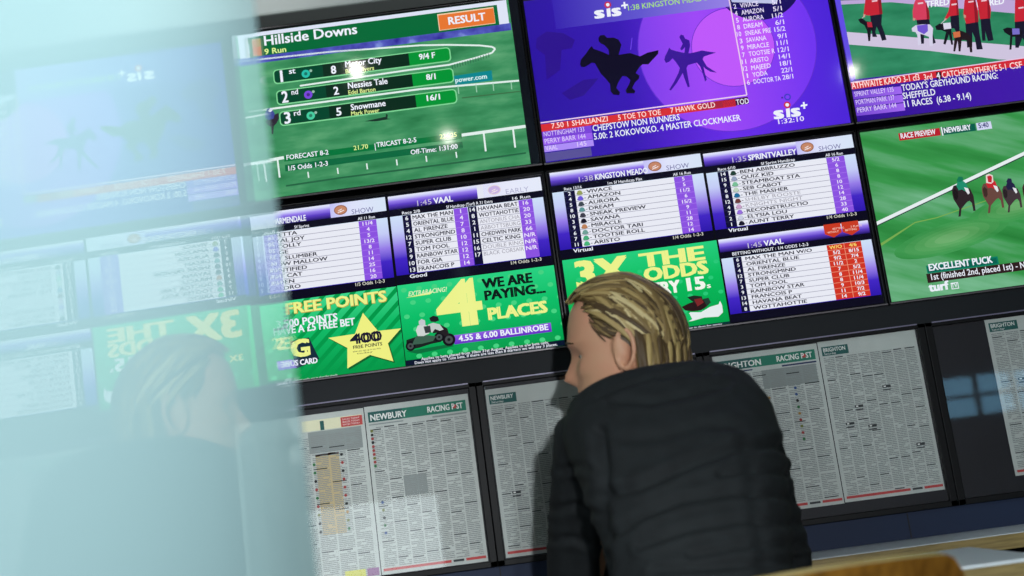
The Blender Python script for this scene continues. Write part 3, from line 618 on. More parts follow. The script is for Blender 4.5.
odds_panel(rootB2, cB2, (0.003, -0.004, 0.5112, 0.290), 'silk', '1:38', 'KINGSTON MEADO', '1m 5f Handicap Flat', 'All 16 Run', 0.345, 0.225,
    [('2', 'VIVACE', '5'), ('4', 'AMAZON', '5'), ('5', 'AURORA', '11/2'), ('8', 'DREAM', '6'), ('10', 'SNEAK PREVIEW', '15/2'), ('3', 'SAVANA', '9'), ('9', 'MIRACLE', '11'), ('6', 'DOCTOR TARI', '28'), ('7', 'TOOTSIE ROLL', '12'), ('11', 'ARISTO', '14')], foot=('Virtual', '1/4 Odds 1-2-3'), race='Race 13/16')
odds_panel(rootB2, cB2, (0.5140, -0.001, W-0.002, 0.290), 'silk', '1:35', 'SPRINTVALLEY', '5f Sprint Handicap', 'All 16 Run', 0.320, 0.225,
    [('14', 'BEN ABBRUZZO', '5/2'), ('15', 'QUIZ KID', '6'), ('9', 'STEAMBOAT STA', '8'), ('6', 'SEB CABOT', '8'), ('8', 'THE MASHER', '10'), ('12', 'SHELBY ROOSTE', '12', 'faint'), ('4', 'KNIGHTS NIGHT', '14', 'faint'), ('7', 'RECONSTRUCTIO', '28'), ('2', 'ELYSIA LOU', '33'), ('1', 'AUNT TERRY', '40')], foot=('Virtual', '1/4 Odds 1-2-3'), race='Race 6/10')
odds_panel(rootB2, cB2, (0.5180, 0.2925, W-0.002, H-0.002), 'red', '1:45', 'VAAL', 'BETTING WITHOUT : 1/4 ODDS 1-2-3', '', 0.130, 0.2,
    [('6', 'MAX THE MAN W/O', ('W/O', '4/6')), ('5', 'ORIENTAL BLUE', ('5/2', '8/15')), ('4', 'AL FIRENZE', ('9/2', '7/4')), ('12', 'STRONGMIND', ('11/2', '2')), ('7', 'SUPER CLUB', ('7', '5/2')), ('3', 'TOM FOOL', ('8', '11/4')), ('9', 'RAINBOW STAR', ('8', '11/4')), ('13', 'FRANCOIS P', ('9', '10/3')), ('14', 'HAVANA BEAT', ('11', '7/2')), ('8', 'WOTTAHOTTIE', ('14', '9/2'))], foot=('', ''))

# ---- promotion panels
YEL = emis((236, 242, 140)); PG = emis((10, 190, 104)); PGL = emis((40, 206, 122)); PGD = emis((0, 150, 72))
# free points
bx = (*back(257.5, 303.5), -0.5385, H-0.004); bx = (boxA2L[0]+0.003, 0.3095, -0.5385, H)
b = MB(); b.clip = bx; tb = MB()
b.rect(*bx, emis_ramp('promo_green', [(0.0, (0, 150, 70)), (0.6, (14, 186, 102)), (1.0, (60, 214, 140))], 2, wall(0, bx[3]).z-cA2.z, wall(0, bx[1]).z-cA2.z), 1)
for k in range(-2, 16):
    u = bx[0]+k*0.05
    b.uvpoly([(u, bx[3]), (u+0.020, bx[3]), (u+0.31, bx[1]), (u+0.29, bx[1])], PGD, 2)
star = [(363, 313), (378, 331), (401, 328.5), (388, 343.5), (393.5, 361.5), (370, 355), (347.5, 368.5), (347.5, 348), (328.5, 338), (355, 334)]
b.ppoly([(x+1.6, y+1.6) for x, y in star], emis((14, 96, 44)), 3); b.ppoly(star, emis((238, 240, 130)), 4)
ORL = emis((196, 150, 60))
tb.ptext('FREE POINTS', 286.3, 314.8, 387.5, 10.4, ORL, 0.055, 5); tb.ptext('FREE POINTS', 286, 314.4, 387, 10.4, YEL, 0.035, 6)
tb.ptext('3,500 POINTS', 277, 328.4, 338, 7.0, WHT, 0.03, 6); tb.ptext('HAVE A £5 FREE BET', 274, 335.7, 355.5, 7.0, WHT, 0.03, 6)
tb.ptext('400', 350.5, 344.5, 382.5, 9.4, INK, 0.06, 6); tb.ptext('FREE POINTS', 353.5, 349.2, 382.5, 3.2, INK, 0.02, 6); tb.ptext('when you sign up in any shop', 353, 352.6, 381, 1.6, INK, 0.0, 6); tb.ptext('today', 357, 354.6, 373, 1.5, INK, 0.0, 6)
card = [(290, 341.5), (309, 337.5), (319.5, 359), (296, 369)]
b.ppoly(card, emis((20, 44, 60)), 4); b.ppoly([(276, 362), (292, 359.6), (297, 368), (280, 370)], emis((150, 110, 220)), 4)
tb.ptext('G', 291.5, 357.5, 311, 16, YEL, 0.06, 6); tb.ptext('25', 272.5, 349.5, 287, 10.6, YEL, 0.03, 6)
tb.ptext('BONUS CARD', 277, 368.2, 318, 5.2, WHT, 0.04, 6)
tb.ptext('Terms and conditions apply, see in shop for details', 276, 384.4, 338, 2.2, WHT, 0.01, 6)
o = b.build('promotion_panel', rootA2, cA2); tb.build('lettering', o, cA2)
# four places
bx = (-0.5360, 0.3075, -0.0215, H); b = MB(); b.clip = bx; tb = MB()
b.rect(*bx, emis_ramp('promo_green_b', [(0.0, (0, 150, 70)), (0.6, (10, 190, 104)), (1.0, (40, 210, 130))], 2, wall(0, bx[3]).z-cA2.z, wall(0, bx[1]).z-cA2.z), 1)
for i in range(11):
    for k in range(6):
        b.disc((bx[0]+0.02+i*0.050+(k % 2)*0.025, bx[1]+0.018+k*0.044), 0.0095, 0.0075, emis((70, 210, 130)), 2, 14)
vb_ = back(480, 350.5)[1]
b.rect(bx[0], back(407, 360.5)[1], bx[2], bx[3], emis((10, 20, 44)), 3)
b.ppoly([(468, 284.2), (472, 283.6), (475.5, 311), (484, 310), (485, 314.6), (476, 316), (477, 326.2), (462, 328.6), (461, 318), (440, 321.4), (439, 315)], YEL, 4) if False else None
tb.ptext('4', 438.5, 328.2, 484.5, 43, YEL, 0.05, 4)
tb.ptext('WE ARE', 482.6, 288.8, 533, 9.2, emis((10, 26, 22)), 0.05, 4); tb.ptext('PAYING...', 485, 300.4, 546, 9.0, emis((10, 26, 22)), 0.05, 4)
tb.ptext('PLACES', 488.6, 319.8, 548, 11.0, YEL, 0.055, 4)
b.prect((453.5, 335.5), (552, 331.8), emis_ramp('violet_bar', [(0, (96, 40, 190)), (1, (156, 104, 236))], 2, wall(0, .525).z-cA2.z, wall(0, .48).z-cA2.z), 4)
tb.ptext('4.55 & 6.00 BALLINROBE', 459, 341.6, 548.6, 5.6, WHT, 0.03, 6)
tb.ptext('EXTRARACING!', 408.5, 296.5, 446.5, 4.4, emis((220, 240, 190)), 0.02, 6, 0.3); b.ppoly([(406, 298), (434, 291), (430, 294.4)], YEL, 5)
tb.ptext('Applies to bets placed from 10am 31st August. Applies to e/w bets only.', 421.5, 360.5, 549, 2.7, WHT, 0.012, 6); tb.ptext('Does not apply to Tote bets. If there are less than 8 starters we will pay 3 places.', 415, 364.4, 557.5, 2.7, WHT, 0.012, 6)
# motorcycle and sidecar
zm = (395, 260, 5.239)
def mp_(P, c, L): b.zpoly(P, *zm, emis(c), L)
for cx, cy, r in ((283, 418, 34), (82, 452, 26), (232, 405, 26)):
    b.pdisc((395+cx/5.239, 260+cy/5.239), r/5.239, emis((18, 18, 24)), 6, 20); b.pdisc((395+cx/5.239, 260+cy/5.239), r*.62/5.239, emis((70, 80, 80)), 7, 16); b.pdisc((395+cx/5.239, 260+cy/5.239), r*.25/5.239, emis((20, 24, 24)), 8, 10)
mp_([(60, 420), (120, 400), (180, 405), (215, 395), (262, 380), (280, 400), (240, 430), (190, 440), (130, 460), (80, 470), (60, 455)], (26, 34, 32), 5)
mp_([(190, 350), (240, 340), (275, 360), (285, 395), (262, 400), (235, 380), (200, 385)], (34, 30, 34), 7)
mp_([(120, 345), (150, 335), (175, 350), (180, 385), (150, 400), (120, 400), (110, 370)], (206, 212, 210), 8); mp_([(125, 322), (140, 310), (158, 318), (160, 338), (140, 346), (126, 338)], (196, 200, 206), 9)
mp_([(172, 340), (200, 330), (235, 338), (255, 365), (235, 372), (210, 362), (195, 382), (178, 372)], (190, 200, 196), 8); mp_([(180, 305), (200, 293), (225, 298), (232, 318), (212, 326), (188, 324)], (30, 30, 34), 9)
mp_([(110, 400), (170, 395), (215, 400), (200, 425), (140, 440), (90, 445)], (60, 96, 78), 8); mp_([(150, 350), (185, 345), (190, 380), (160, 385)], (54, 60, 62), 9)
mp_([(60, 480), (290, 440), (310, 452), (120, 492)], (10, 110, 60), 4)
o = b.build('promotion_panel', rootA2, cA2); tb.build('lettering', o, cA2)
# three times the odds
bx = (0.0075, 0.2960, 0.5150, H); b = MB(); b.clip = bx; tb = MB()
b.rect(*bx, emis_ramp('promo_green_c', [(0.0, (0, 156, 70)), (0.6, (6, 186, 92)), (1.0, (36, 206, 126))], 2, wall(0, bx[3]).z-cB2.z, wall(0, bx[1]).z-cB2.z), 1)
for i in range(11):
    for k in range(5): b.disc((bx[0]+0.02+i*0.050+(k % 2)*0.025, bx[1]+0.02+k*0.05), 0.0085, 0.0065, emis((40, 200, 120)), 2, 14)
tb.ptext('3X', 577, 288, 631, 25, YEL, 0.05, 4); tb.ptext('THE', 640, 267.6, 705.5, 13, YEL, 0.05, 4); tb.ptext('ODDS', 644.5, 281.4, 709, 12.4, YEL, 0.05, 4)
tb.ptext('ON EVERY', 606, 301.5, 681, 11.5, emis((240, 246, 236)), 0.05, 4); tb.ptext('15', 687.5, 290.8, 706, 12, emis((240, 246, 236)), 0.05, 4); tb.ptext('s', 707, 288.2, 711, 5, emis((240, 246, 236)), 0.02, 4)
tb.ptext('3X', 582, 312, 596, 6, YEL, 0.03, 3)
b.rect(bx[0], back(690, 326.5)[1], bx[2], bx[3], emis((6, 48, 52)), 3)
zo = (555, 235, 5.689)
def op(P, c, L): b.zpoly(P, *zo, emis(c), L)
op([(730, 470), (770, 440), (830, 440), (880, 410), (930, 395), (938, 375), (950, 400), (955, 440), (930, 465), (850, 470), (780, 490), (735, 495)], (226, 236, 236), 5)
op([(720, 410), (760, 390), (790, 380), (830, 370), (870, 360), (885, 385), (860, 410), (830, 430), (780, 435), (740, 430)], (40, 22, 24), 6)
op([(750, 355), (790, 345), (835, 350), (840, 375), (800, 392), (775, 375)], (30, 40, 34), 7); op([(790, 368), (830, 360), (845, 385), (810, 408)], (124, 38, 40), 8); op([(840, 365), (872, 358), (886, 385), (862, 402)], (30, 60, 50), 8)
op([(735, 470), (750, 440), (765, 450), (780, 480), (745, 500)], (20, 190, 100), 7)
tb.ptext('Excludes others, see in shop for terms', 660, 333.2, 722, 2.0, WHT, 0.01, 6)
o = b.build('promotion_panel', rootB2, cB2); tb.build('lettering', o, cB2)
# ---------------------------------------------------------------- newspaper frames and sheets
M_frame = pbr('black_display_frame', (6, 7, 10), 0.5, spec=0.2)
M_edge = pbr('grey_highlight_and_channel', (120, 116, 140), 0.4, metal=0.2)  # lighter grey for the frame top highlight; also used on the floor channel
M_back = pbr('dark_backing_board', (15, 16, 27), 0.6)
def cover_mat():
    m = bpy.data.materials.new('clear_perspex'); m.use_nodes = True
    nt = m.node_tree; nt.nodes.clear()
    o = nt.nodes.new('ShaderNodeOutputMaterial'); mx = nt.nodes.new('ShaderNodeMixShader'); fr = nt.nodes.new('ShaderNodeFresnel')
    fr.inputs['IOR'].default_value = 1.49
    tr = nt.nodes.new('ShaderNodeBsdfTransparent'); gl = nt.nodes.new('ShaderNodeBsdfGlossy'); gl.inputs['Roughness'].default_value = 0.03
    nt.links.new(fr.outputs[0], mx.inputs[0]); nt.links.new(tr.outputs[0], mx.inputs[1]); nt.links.new(gl.outputs[0], mx.inputs[2])
    nt.links.new(mx.outputs[0], o.inputs[0]); return m
M_cover = cover_mat()
FR_T, FR_B = 0.656, 1.234
def display_frame(u0, u1, label):
    c = wall((u0+u1)/2, FR_B, 0.0); root = thing('newspaper_display_frame', c, label, 'display frame', 'newspaper display frames under the screens')
    x0, x1, z0, z1 = S*u0, S*u1, wall(0, FR_B).z, wall(0, FR_T).z
    b = MB(); b.box((x0+.002, 0.0005, z0+.002), (x1-.002, YB, z1-.002), M_back); b.build('backing_board', root, c)
    t = 0.0165; y0, y1 = -0.012, 0.003
    b = MB(); b.box((x0, y0, z0), (x0+t, y1, z1), M_frame, .0015); b.box((x1-t, y0, z0), (x1, y1, z1), M_frame, .0015)
    b.box((x0, y0, z0), (x1, y1, z0+t*0.8), M_frame, .0015); b.box((x0, y0, z1-t*0.6), (x1, y1, z1), M_frame, .0015); b.build('border', root, c)
    b = MB(); b.box((x0+t, y0-.0008, z1-.0016), (x1-t, y0+.004, z1+.0012), M_edge); b.build('top_edge_highlight', root, c)  # bevel highlight along the frame top, made as a lighter strip
    b = MB(); b.box((x0+t*.6, -0.0055, z0+t*.5), (x1-t*.6, -0.0035, z1-t*.4), M_cover); b.build('cover', root, c)
    b = MB(); b.box((x0+t, -0.003, z1-t*0.6+0.002), (x1-t, -0.0012, z1-t*0.6+0.005), emis((225, 238, 255), 60.0, True)); b.build('added_glow_strip', root, c)  # added glowing strip hidden by the border, brightens the sheet tops
    return root
M_paper = pbr('newsprint', (202, 209, 205), 0.8, col2=(195, 203, 199), vscale=30)
M_print = pbr('newspaper_ink_grey', (146, 152, 151), 0.8); M_pblk = pbr('newspaper_ink_black', (66, 70, 73), 0.8)
M_grn = pbr('masthead_green', (34, 128, 104), 0.7); M_teal = pbr('masthead_dark_teal', (30, 96, 92), 0.7); M_pred = pbr('footer_red', (196, 74, 74), 0.7)
M_beige = pbr('tinted_box_beige', (196, 180, 140), 0.8); M_tint = pbr('tinted_box_grey', (150, 160, 158), 0.8); M_pwhite = pbr('masthead_white', (240, 244, 240), 0.7)
M_cream = pbr('cream_strip', (232, 232, 200), 0.8); M_pnavy = pbr('caption_navy', (40, 50, 96), 0.7)
M_pyel = pbr('advert_yellow', (214, 214, 96), 0.7); M_ppur = pbr('advert_purple', (150, 96, 150), 0.7)
M_dots = [pbr('silk_print_%s' % n, c, 0.7) for n, c in (('olive', (120, 130, 60)), ('blue', (60, 90, 150)), ('ochre', (180, 140, 70)), ('black', (34, 38, 40)), ('red', (170, 60, 60)), ('green', (50, 120, 70)))]
def sheet(label, box, seed, head, cols, foot=True, tinted=(), cards=(), big=(), label_group='newspaper sheets in the frames', Y=0.0):
    rnd = random.Random(seed); u0, v0, u1, v1 = box; pw, ph = u1-u0, v1-v0
    X = lambda f: u0+f*pw; V = lambda f: v0+f*ph
    c = wall((u0+u1)/2, v1, Y); b = MB()
    b.box((S*u0, Y-0.0003, wall(0, v1).z), (S*u1, Y+0.0002, wall(0, v0).z), M_paper)
    o = b.build('newspaper_sheet', None, c); tag(o, label, 'newspaper', label_group)
    P = MB(); q = lambda a, d, e, f, m, L=2: P.rect(X(a), V(d), X(e), V(f), m, L, Y)
    top = 0.13
    H_ = MB()
    hq = lambda a, d, e, f, m, L=2: H_.rect(X(a), V(d), X(e), V(f), m, L, Y)
    if head[0] == 'full':
        hq(0.03, 0.035, 0.97, 0.098, M_grn); hq(0.03, 0.035, 0.36, 0.098, M_teal, 3)
        H_.text(head[1], X(0.05), V(0.088), 0.036*ph, M_pwhite, width=0.40*pw*len(head[1])/8, bold=0.03, L=5, Y=Y)
        H_.text('RACING P ST', X(0.60), V(0.083), 0.034*ph, M_pwhite, width=0.34*pw, bold=0.03, L=5, Y=Y)
        H_.disc((X(0.862), V(0.067)), 0.0065, 0.0065, M_pred, 5, 14)
        hq(0.03, 0.108, 0.36, 0.116, M_pnavy if head[1] == 'BRIGHTON' else M_tint, 3); hq(0.64, 0.108, 0.97, 0.118, M_pnavy if head[1] == 'BRIGHTON' else M_tint, 3)
    elif head[0] == 'tab':
        hq(0.03, 0.035, 0.30, 0.092, M_teal); H_.text(head[1], X(0.045), V(0.068), 0.024*ph, M_pwhite, width=0.225*pw, bold=0.02, L=5, Y=Y)
        H_.text('Saturday', X(0.05), V(0.086), 0.012*ph, M_pwhite, width=0.12*pw, L=5, Y=Y); top = 0.105
    elif head[0] == 'strip':
        hq(0.52, 0.035, 0.98, 0.10, M_cream); hq(0.82, 0.04, 0.985, 0.098, M_pred, 3); hq(0.66, 0.045, 0.69, 0.10, M_teal, 3); hq(0.03, 0.05, 0.14, 0.058, M_tint, 3)
        for k in range(3): H_.text('RACES TODAY', X(0.835), V(0.058+0.016*k), 0.010*ph, M_pwhite, width=0.13*pw, L=5, Y=Y)
    H_.build('masthead', o, c)
    for (a, d, e, f, m) in tinted: q(a, d, e, f, m, 2)
    m0, m1 = 0.03, 0.975; cw = (m1-m0)/cols
    for i in range(cols):
        a, e = m0+i*cw+cw*0.05, m0+(i+1)*cw-cw*0.05
        y = top
        nxt = rnd.uniform(0.05, 0.25)
        while y < (0.955 if foot else 0.985):
            if y > nxt:
                q(a, y, a+(e-a)*rnd.uniform(0.7, 1.0), y+0.0065, M_pblk, 4); y += 0.013; nxt = y+rnd.uniform(0.08, 0.32); continue
            x = a
            while x < e-0.004:
                w = rnd.uniform(0.18, 0.62)*(e-a); x2 = min(e, x+w)
                if rnd.random() < 0.90: q(x, y, x2, y+0.0052, M_print, 3)
                x = x2+(e-a)*0.035
            y += 0.0108
    for (fx, d0, d1, nn) in big:      # columns of little racing silks
        for k in range(nn):
            yy = d0+(d1-d0)*k/max(1, nn-1)
            P.disc((X(fx), V(yy)), 0.0048, 0.0048, rnd.choice(M_dots), 5, 8)
    for (a, d) in cards:
        q(a, d, a+0.085, d+0.016, M_pblk, 5); q(a+0.012, d+0.004, a+0.035, d+0.012, M_pwhite, 6); q(a, d+0.026, a+0.08, d+0.033, M_pblk, 5)
    if foot:
        q(0.02, 0.965, 0.985, 0.980, M_pred, 5); q(0.66, 0.962, 0.80, 0.982, M_paper, 6); q(0.68, 0.966, 0.78, 0.979, M_pblk, 7)
    P.build('printed_page', o, c)
    return o
display_frame(-1.140, -0.3225, 'black display frame holding a double newspaper spread, beside the glass partition')
display_frame(-0.3215, 0.4085, 'black display frame half hidden behind the seated man')
display_frame(0.4095, 1.1245, 'black display frame holding the fully visible Brighton race pages')
display_frame(1.1255, 1.86, 'black display frame with its left half empty, far right')
f1 = back(363.7, 408)[0]; f3 = back(816.5, 343)[0]; n4 = back(983.5, 317)[0]
n1 = sheet('newspaper page with beige tinted box and red corner box, nearest the glass partition', (-1.107, 0.688, f1-0.002, 1.217), 3, ('strip',), 7, tinted=((0.60, 0.24, 0.78, 0.72, M_beige), (0.56, 0.105, 0.97, 0.235, M_tint), (0.60, 0.24, 0.78, 0.255, M_pred)), big=((0.585, 0.30, 0.70, 9), (0.80, 0.26, 0.70, 10)), foot=False)
q_ = MB(); q_.rect(-0.80, 1.188, -0.735, 1.212, M_pyel, 4); q_.rect(-0.730, 1.188, f1-0.006, 1.212, M_ppur, 4); q_.build('advert_strip', n1, n1.location)
sheet('newspaper page headed NEWBURY across a full green masthead', (f1+0.001, 0.686, -0.3515, 1.214), 11, ('full', 'NEWBURY'), 7, tinted=((0.30, 0.44, 0.52, 0.56, M_tint),), big=((0.05, 0.15, 0.36, 10), (0.08, 0.58, 0.76, 5)))
sheet('newspaper page with a small NEWBURY tab, left of the seated man', (-0.295, 0.682, 0.028, 1.212), 12, ('tab', 'NEWBURY'), 7, cards=((0.14, 0.62),))
sheet('newspaper page hidden behind the seated man\'s shoulders', (0.031, 0.680, 0.372, 1.205), 13, ('none',), 7)
sheet('newspaper page headed BRIGHTON across a full green masthead', (0.4405, 0.6725, f3-0.001, 1.182), 14, ('full', 'BRIGHTON'), 6, tinted=((0.44, 0.125, 0.96, 0.24, M_tint),), big=((0.17, 0.14, 0.30, 8), (0.47, 0.30, 0.56, 8), (0.73, 0.26, 0.58, 9)))
sheet('newspaper page with a small BRIGHTON tab and wide race columns, right of the open spread', (f3+0.002, 0.670, 1.0965, 1.180), 15, ('tab', 'BRIGHTON'), 8, cards=((0.26, 0.42), (0.36, 0.55), (0.57, 0.32), (0.14, 0.52), (0.80, 0.70)))
sheet('newspaper page alone in the far right half empty frame', (n4, 0.664, n4+0.34, 1.168), 16, ('tab', 'BRIGHTON'), 7, cards=((0.55, 0.06), (0.2, 0.4)))
M_rail = pbr('rail_dark_grey', (30, 35, 42), 0.5)
b = MB(); p_ = at(843, 515, 0.004); b.ball((p_.x, 0.004, p_.z), (0.006, 0.003, 0.006), pbr('stud_purple_metal', (90, 70, 90), 0.4, metal=0.5)); o = b.build('wall_stud', None, (p_.x, 0.004, p_.z)); tag(o, 'small round stud on the navy panel below the Brighton pages', 'stud')

# ---------------------------------------------------------------- counter, table, chair
M_lam = pbr('white_laminate', (214, 222, 226), 0.35); 
M_oak = pbr('oak_edge', (150, 130, 78), 0.5, col2=(120, 102, 56), vscale=8, stretch=(2, 2, 30))
M_ply = pbr('plywood_edge', (196, 176, 108), 0.5, col2=(176, 152, 84), vscale=10, stretch=(1, 1, 8))
M_wood = pbr('chair_veneer', (150, 104, 36), 0.4, col2=(108, 70, 20), vscale=9, stretch=(9, 9, 0.6))
ct = ZC-0.1870
cr = thing('wall_counter', (0.2, 0.0, ct-0.032), 'long white topped wall counter with oak front edge below the newspapers', 'counter')
b = MB(); b.box((XL+0.02, -0.205, ct-0.028), (XR-0.02, 0.004, ct), M_lam, 0.0015); b.build('worktop', cr, cr.location)
b = MB(); b.box((XL+0.02, -0.212, ct-0.030), (XR-0.02, -0.2045, ct-0.0015), M_oak, 0.001); b.build('edge_strip', cr, cr.location)
for x in (-2.4, -0.9, 1.35, 2.7):
    b = MB(); b.add([(x-.01, 0.02, ct-.028), (x-.01, -.17, ct-.028), (x-.01, 0.02, ct-.25), (x+.01, 0.02, ct-.028), (x+.01, -.17, ct-.028), (x+.01, 0.02, ct-.25)], [(0, 1, 2), (3, 5, 4), (0, 3, 4, 1), (1, 4, 5, 2), (2, 5, 3, 0)], M_black); b.build('bracket', cr, cr.location)
# small table
tz = ZC-0.190; tx0, tx1, ty0, ty1 = 0.470, 0.672, -0.712, -0.362
tr_ = thing('side_table', ((tx0+tx1)/2, (ty0+ty1)/2, 0), 'small white topped table with oak edge, behind the wooden chair back', 'table')
b = MB(); b.box((tx0, ty0, tz-0.006), (tx1, ty1, tz), M_lam, 0.001); b.build('tabletop', tr_, tr_.location)
b = MB(); b.box((tx0+.0005, ty0+.0005, tz-0.045), (tx1-.0005, ty1-.0005, tz-0.006), M_oak, 0.001); b.build('oak_edge', tr_, tr_.location)
b = MB(); b.tube([((tx0+tx1)/2, (ty0+ty1)/2, 0.02), ((tx0+tx1)/2, (ty0+ty1)/2, tz-0.045)], 0.025, M_frame, 16); b.build('pedestal', tr_, tr_.location)
b = MB(); b.tube([((tx0+tx1)/2, (ty0+ty1)/2, 0.0), ((tx0+tx1)/2, (ty0+ty1)/2, 0.012), ((tx0+tx1)/2, (ty0+ty1)/2, 0.022)], [0.13, 0.128, 0.10], M_frame, 28); b.build('base', tr_, tr_.location)
# chair
CH = Vector((0.146, -0.905, 0)); yaw = math.radians(14)
chair = thing('wooden_chair', CH, 'wooden chair with curved plywood back, the seated man on it', 'chair'); chair.rotation_euler = (0, 0, yaw)
def grid_slab(f, nx, nz, th, m_face, m_edge):
    """f(a, c) -> centre point and normal; slab of thickness th"""
    b = MB(); A = [[f(i/nx, k/nz) for k in range(nz+1)] for i in range(nx+1)]
    fr = [[p+n*th/2 for p, n in r] for r in A]; bk = [[p-n*th/2 for p, n in r] for r in A]
    vs = [p for r in fr for p in r]+[p for r in bk for p in r]; N = (nx+1)*(nz+1); ix = lambda i, k: i*(nz+1)+k
    fs = []
    for i in range(nx):
        for k in range(nz):
            fs.append((ix(i, k), ix(i+1, k), ix(i+1, k+1), ix(i, k+1))); fs.append((N+ix(i, k), N+ix(i, k+1), N+ix(i+1, k+1), N+ix(i+1, k)))
    b.add(vs, fs, m_face, True)
    es = []
    for i in range(nx):
        es.append((ix(i, 0), N+ix(i, 0), N+ix(i+1, 0), ix(i+1, 0))); es.append((ix(i, nz), ix(i+1, nz), N+ix(i+1, nz), N+ix(i, nz)))
    for k in range(nz):
        es.append((ix(0, k), ix(0, k+1), N+ix(0, k+1), N+ix(0, k))); es.append((ix(nx, k), N+ix(nx, k), N+ix(nx, k+1), ix(nx, k+1)))
    b.add(vs, es, m_edge, False)
    return b
CHT = 0.8275
def backf(a, c):
    t = (a*2-1); hw = 0.20
    ang = t*0.62; Rr = hw/math.sin(0.62)
    x = Rr*math.sin(ang); y = -0.215-0.10*(c)+ (Rr-Rr*math.cos(ang))*0.9
    top = CHT-0.012*t*t-(0.05*max(0, abs(t)-0.80)**2/0.04 if abs(t) > 0.80 else 0); bot = 0.60+0.02*max(0, abs(t)-0.80)**2/0.04
    z = bot+(top-bot)*c
    n = Vector((math.sin(ang)*-0.9, math.cos(ang), 0.25)).normalized()
    return Vector((x, y, z)), n
grid_slab(backf, 28, 10, 0.016, M_wood, M_ply).build('backrest', chair)
def seatf(a, c):
    x = (a*2-1); y = (c*2-1)
    k = 1-0.10*(abs(x)**4)*(abs(y)**4)
    return Vector((x*0.205*k, y*0.205*k, 0.45-0.008*(1-x*x)*(1-y*y)-0.02*max(0, y-0.7)**2)), Vector((0, 0, 1))
grid_slab(seatf, 16, 16, 0.018, M_wood, M_ply).build('seat', chair)
for sx, sy in ((-1, 1), (1, 1), (-1, -1), (1, -1)):
    b = MB()
    if sy > 0: b.tube([(sx*0.20, 0.20, 0.0), (sx*0.17, 0.165, 0.435)], [0.012, 0.017], M_wood, 10)
    else: b.tube([(sx*0.20, -0.24, 0.0), (sx*0.175, -0.185, 0.44), (sx*0.165, -0.225, 0.60), (sx*0.158, -0.262, 0.74)], [0.012, 0.017, 0.014, 0.010], M_wood, 10)
    b.build('leg', chair)

# ---------------------------------------------------------------- glass partition
nN = Vector((0.99966*math.cos(0.0133), 0.0220, 0.01328)).normalized(); rhs = S*(-0.50725+0.013283*C[1])
def pane_hit(x, y):
    d = ray(x, y); dw = Vector((d[0], d[2], -d[1])); o = Vector((S*C[0], S*C[2], ZC))
    k = (rhs-nN.dot(o-Vector((0, 0, ZC))))/nN.dot(dw); return o+dw*k
edgeY = sum(pane_hit(x, y).y for x, y in ((256, 20), (277, 185), (293, 365)))/3
e1 = Vector((-nN.y, nN.x, 0)).normalized(); e2 = nN.cross(e1).normalized()
if e2.z < 0: e2 = -e2
orgp = Vector((0, 0, 0)); orgp.y = -2.6; orgp.z = 0.03; orgp.x = (rhs-nN.y*orgp.y-nN.z*(orgp.z-ZC))/nN.x
def veil_mat():
    m = bpy.data.materials.new('filmed_reflective_glass'); m.use_nodes = True
    nt = m.node_tree; nt.nodes.clear(); N = nt.nodes.new
    o = N('ShaderNodeOutputMaterial'); fr = N('ShaderNodeFresnel'); fr.inputs['IOR'].default_value = 1.45
    gl = N('ShaderNodeBsdfGlossy'); gl.inputs['Roughness'].default_value = 0.0; gl.inputs['Color'].default_value = (0.95, 1, 0.98, 1)
    tr = N('ShaderNodeBsdfTransparent'); tl = N('ShaderNodeBsdfTranslucent'); tl.inputs['Color'].default_value = VEILC
    tr.inputs['Color'].default_value = (0.92, 1, 0.97, 1)
    m1 = N('ShaderNodeMixShader'); m1.inputs[0].default_value = 0.67; m2 = N('ShaderNodeMixShader')
    nt.links.new(tr.outputs[0], m1.inputs[1]); nt.links.new(tl.outputs[0], m1.inputs[2])
    nt.links.new(fr.outputs[0], m2.inputs[0]); nt.links.new(m1.outputs[0], m2.inputs[1]); nt.links.new(gl.outputs[0], m2.inputs[2])
    nt.links.new(m2.outputs[0], o.inputs[0]); return m
VEILC = (0.63, 0.86, 0.92, 1)
M_veil = veil_mat()
m_clear = bpy.data.materials.new('clear_glass_face'); m_clear.use_nodes = True
nt = m_clear.node_tree; nt.nodes.clear(); o_ = nt.nodes.new('ShaderNodeOutputMaterial'); t_ = nt.nodes.new('ShaderNodeBsdfTransparent'); t_.inputs['Color'].default_value = (0.93, 1, 0.97, 1); nt.links.new(t_.outputs[0], o_.inputs[0])
gp = thing('glass_partition', orgp, 'tall hazy reflective glass partition edge on at the far left', 'glass partition')
def PL(a, h, t): return orgp+e1*a+e2*h-nN*t
a0, a1, hh, th = -0.9, edgeY-orgp.y, 2.1, 0.008
b = MB(); q8 = [PL(a, h, t) for a in (a0, a1) for h in (0, hh) for t in (0, th)]
b.add(q8, [(0, 2, 6, 4)], M_veil); b.add(q8, [(1, 5, 7, 3), (0, 1, 3, 2), (4, 6, 7, 5), (0, 4, 5, 1), (2, 3, 7, 6)], m_clear)
fix_normals(b.build('pane', gp, orgp))
b = MB(); b.box((orgp.x-0.03, -2.6+a0, 0.0), (orgp.x+0.02, -2.6+a1-0.02, 0.031), M_edge, 0.002)
vv = b.v
for v in vv: v.x += -(v.y+2.6)*nN.y
b.build('floor_channel', gp, orgp)

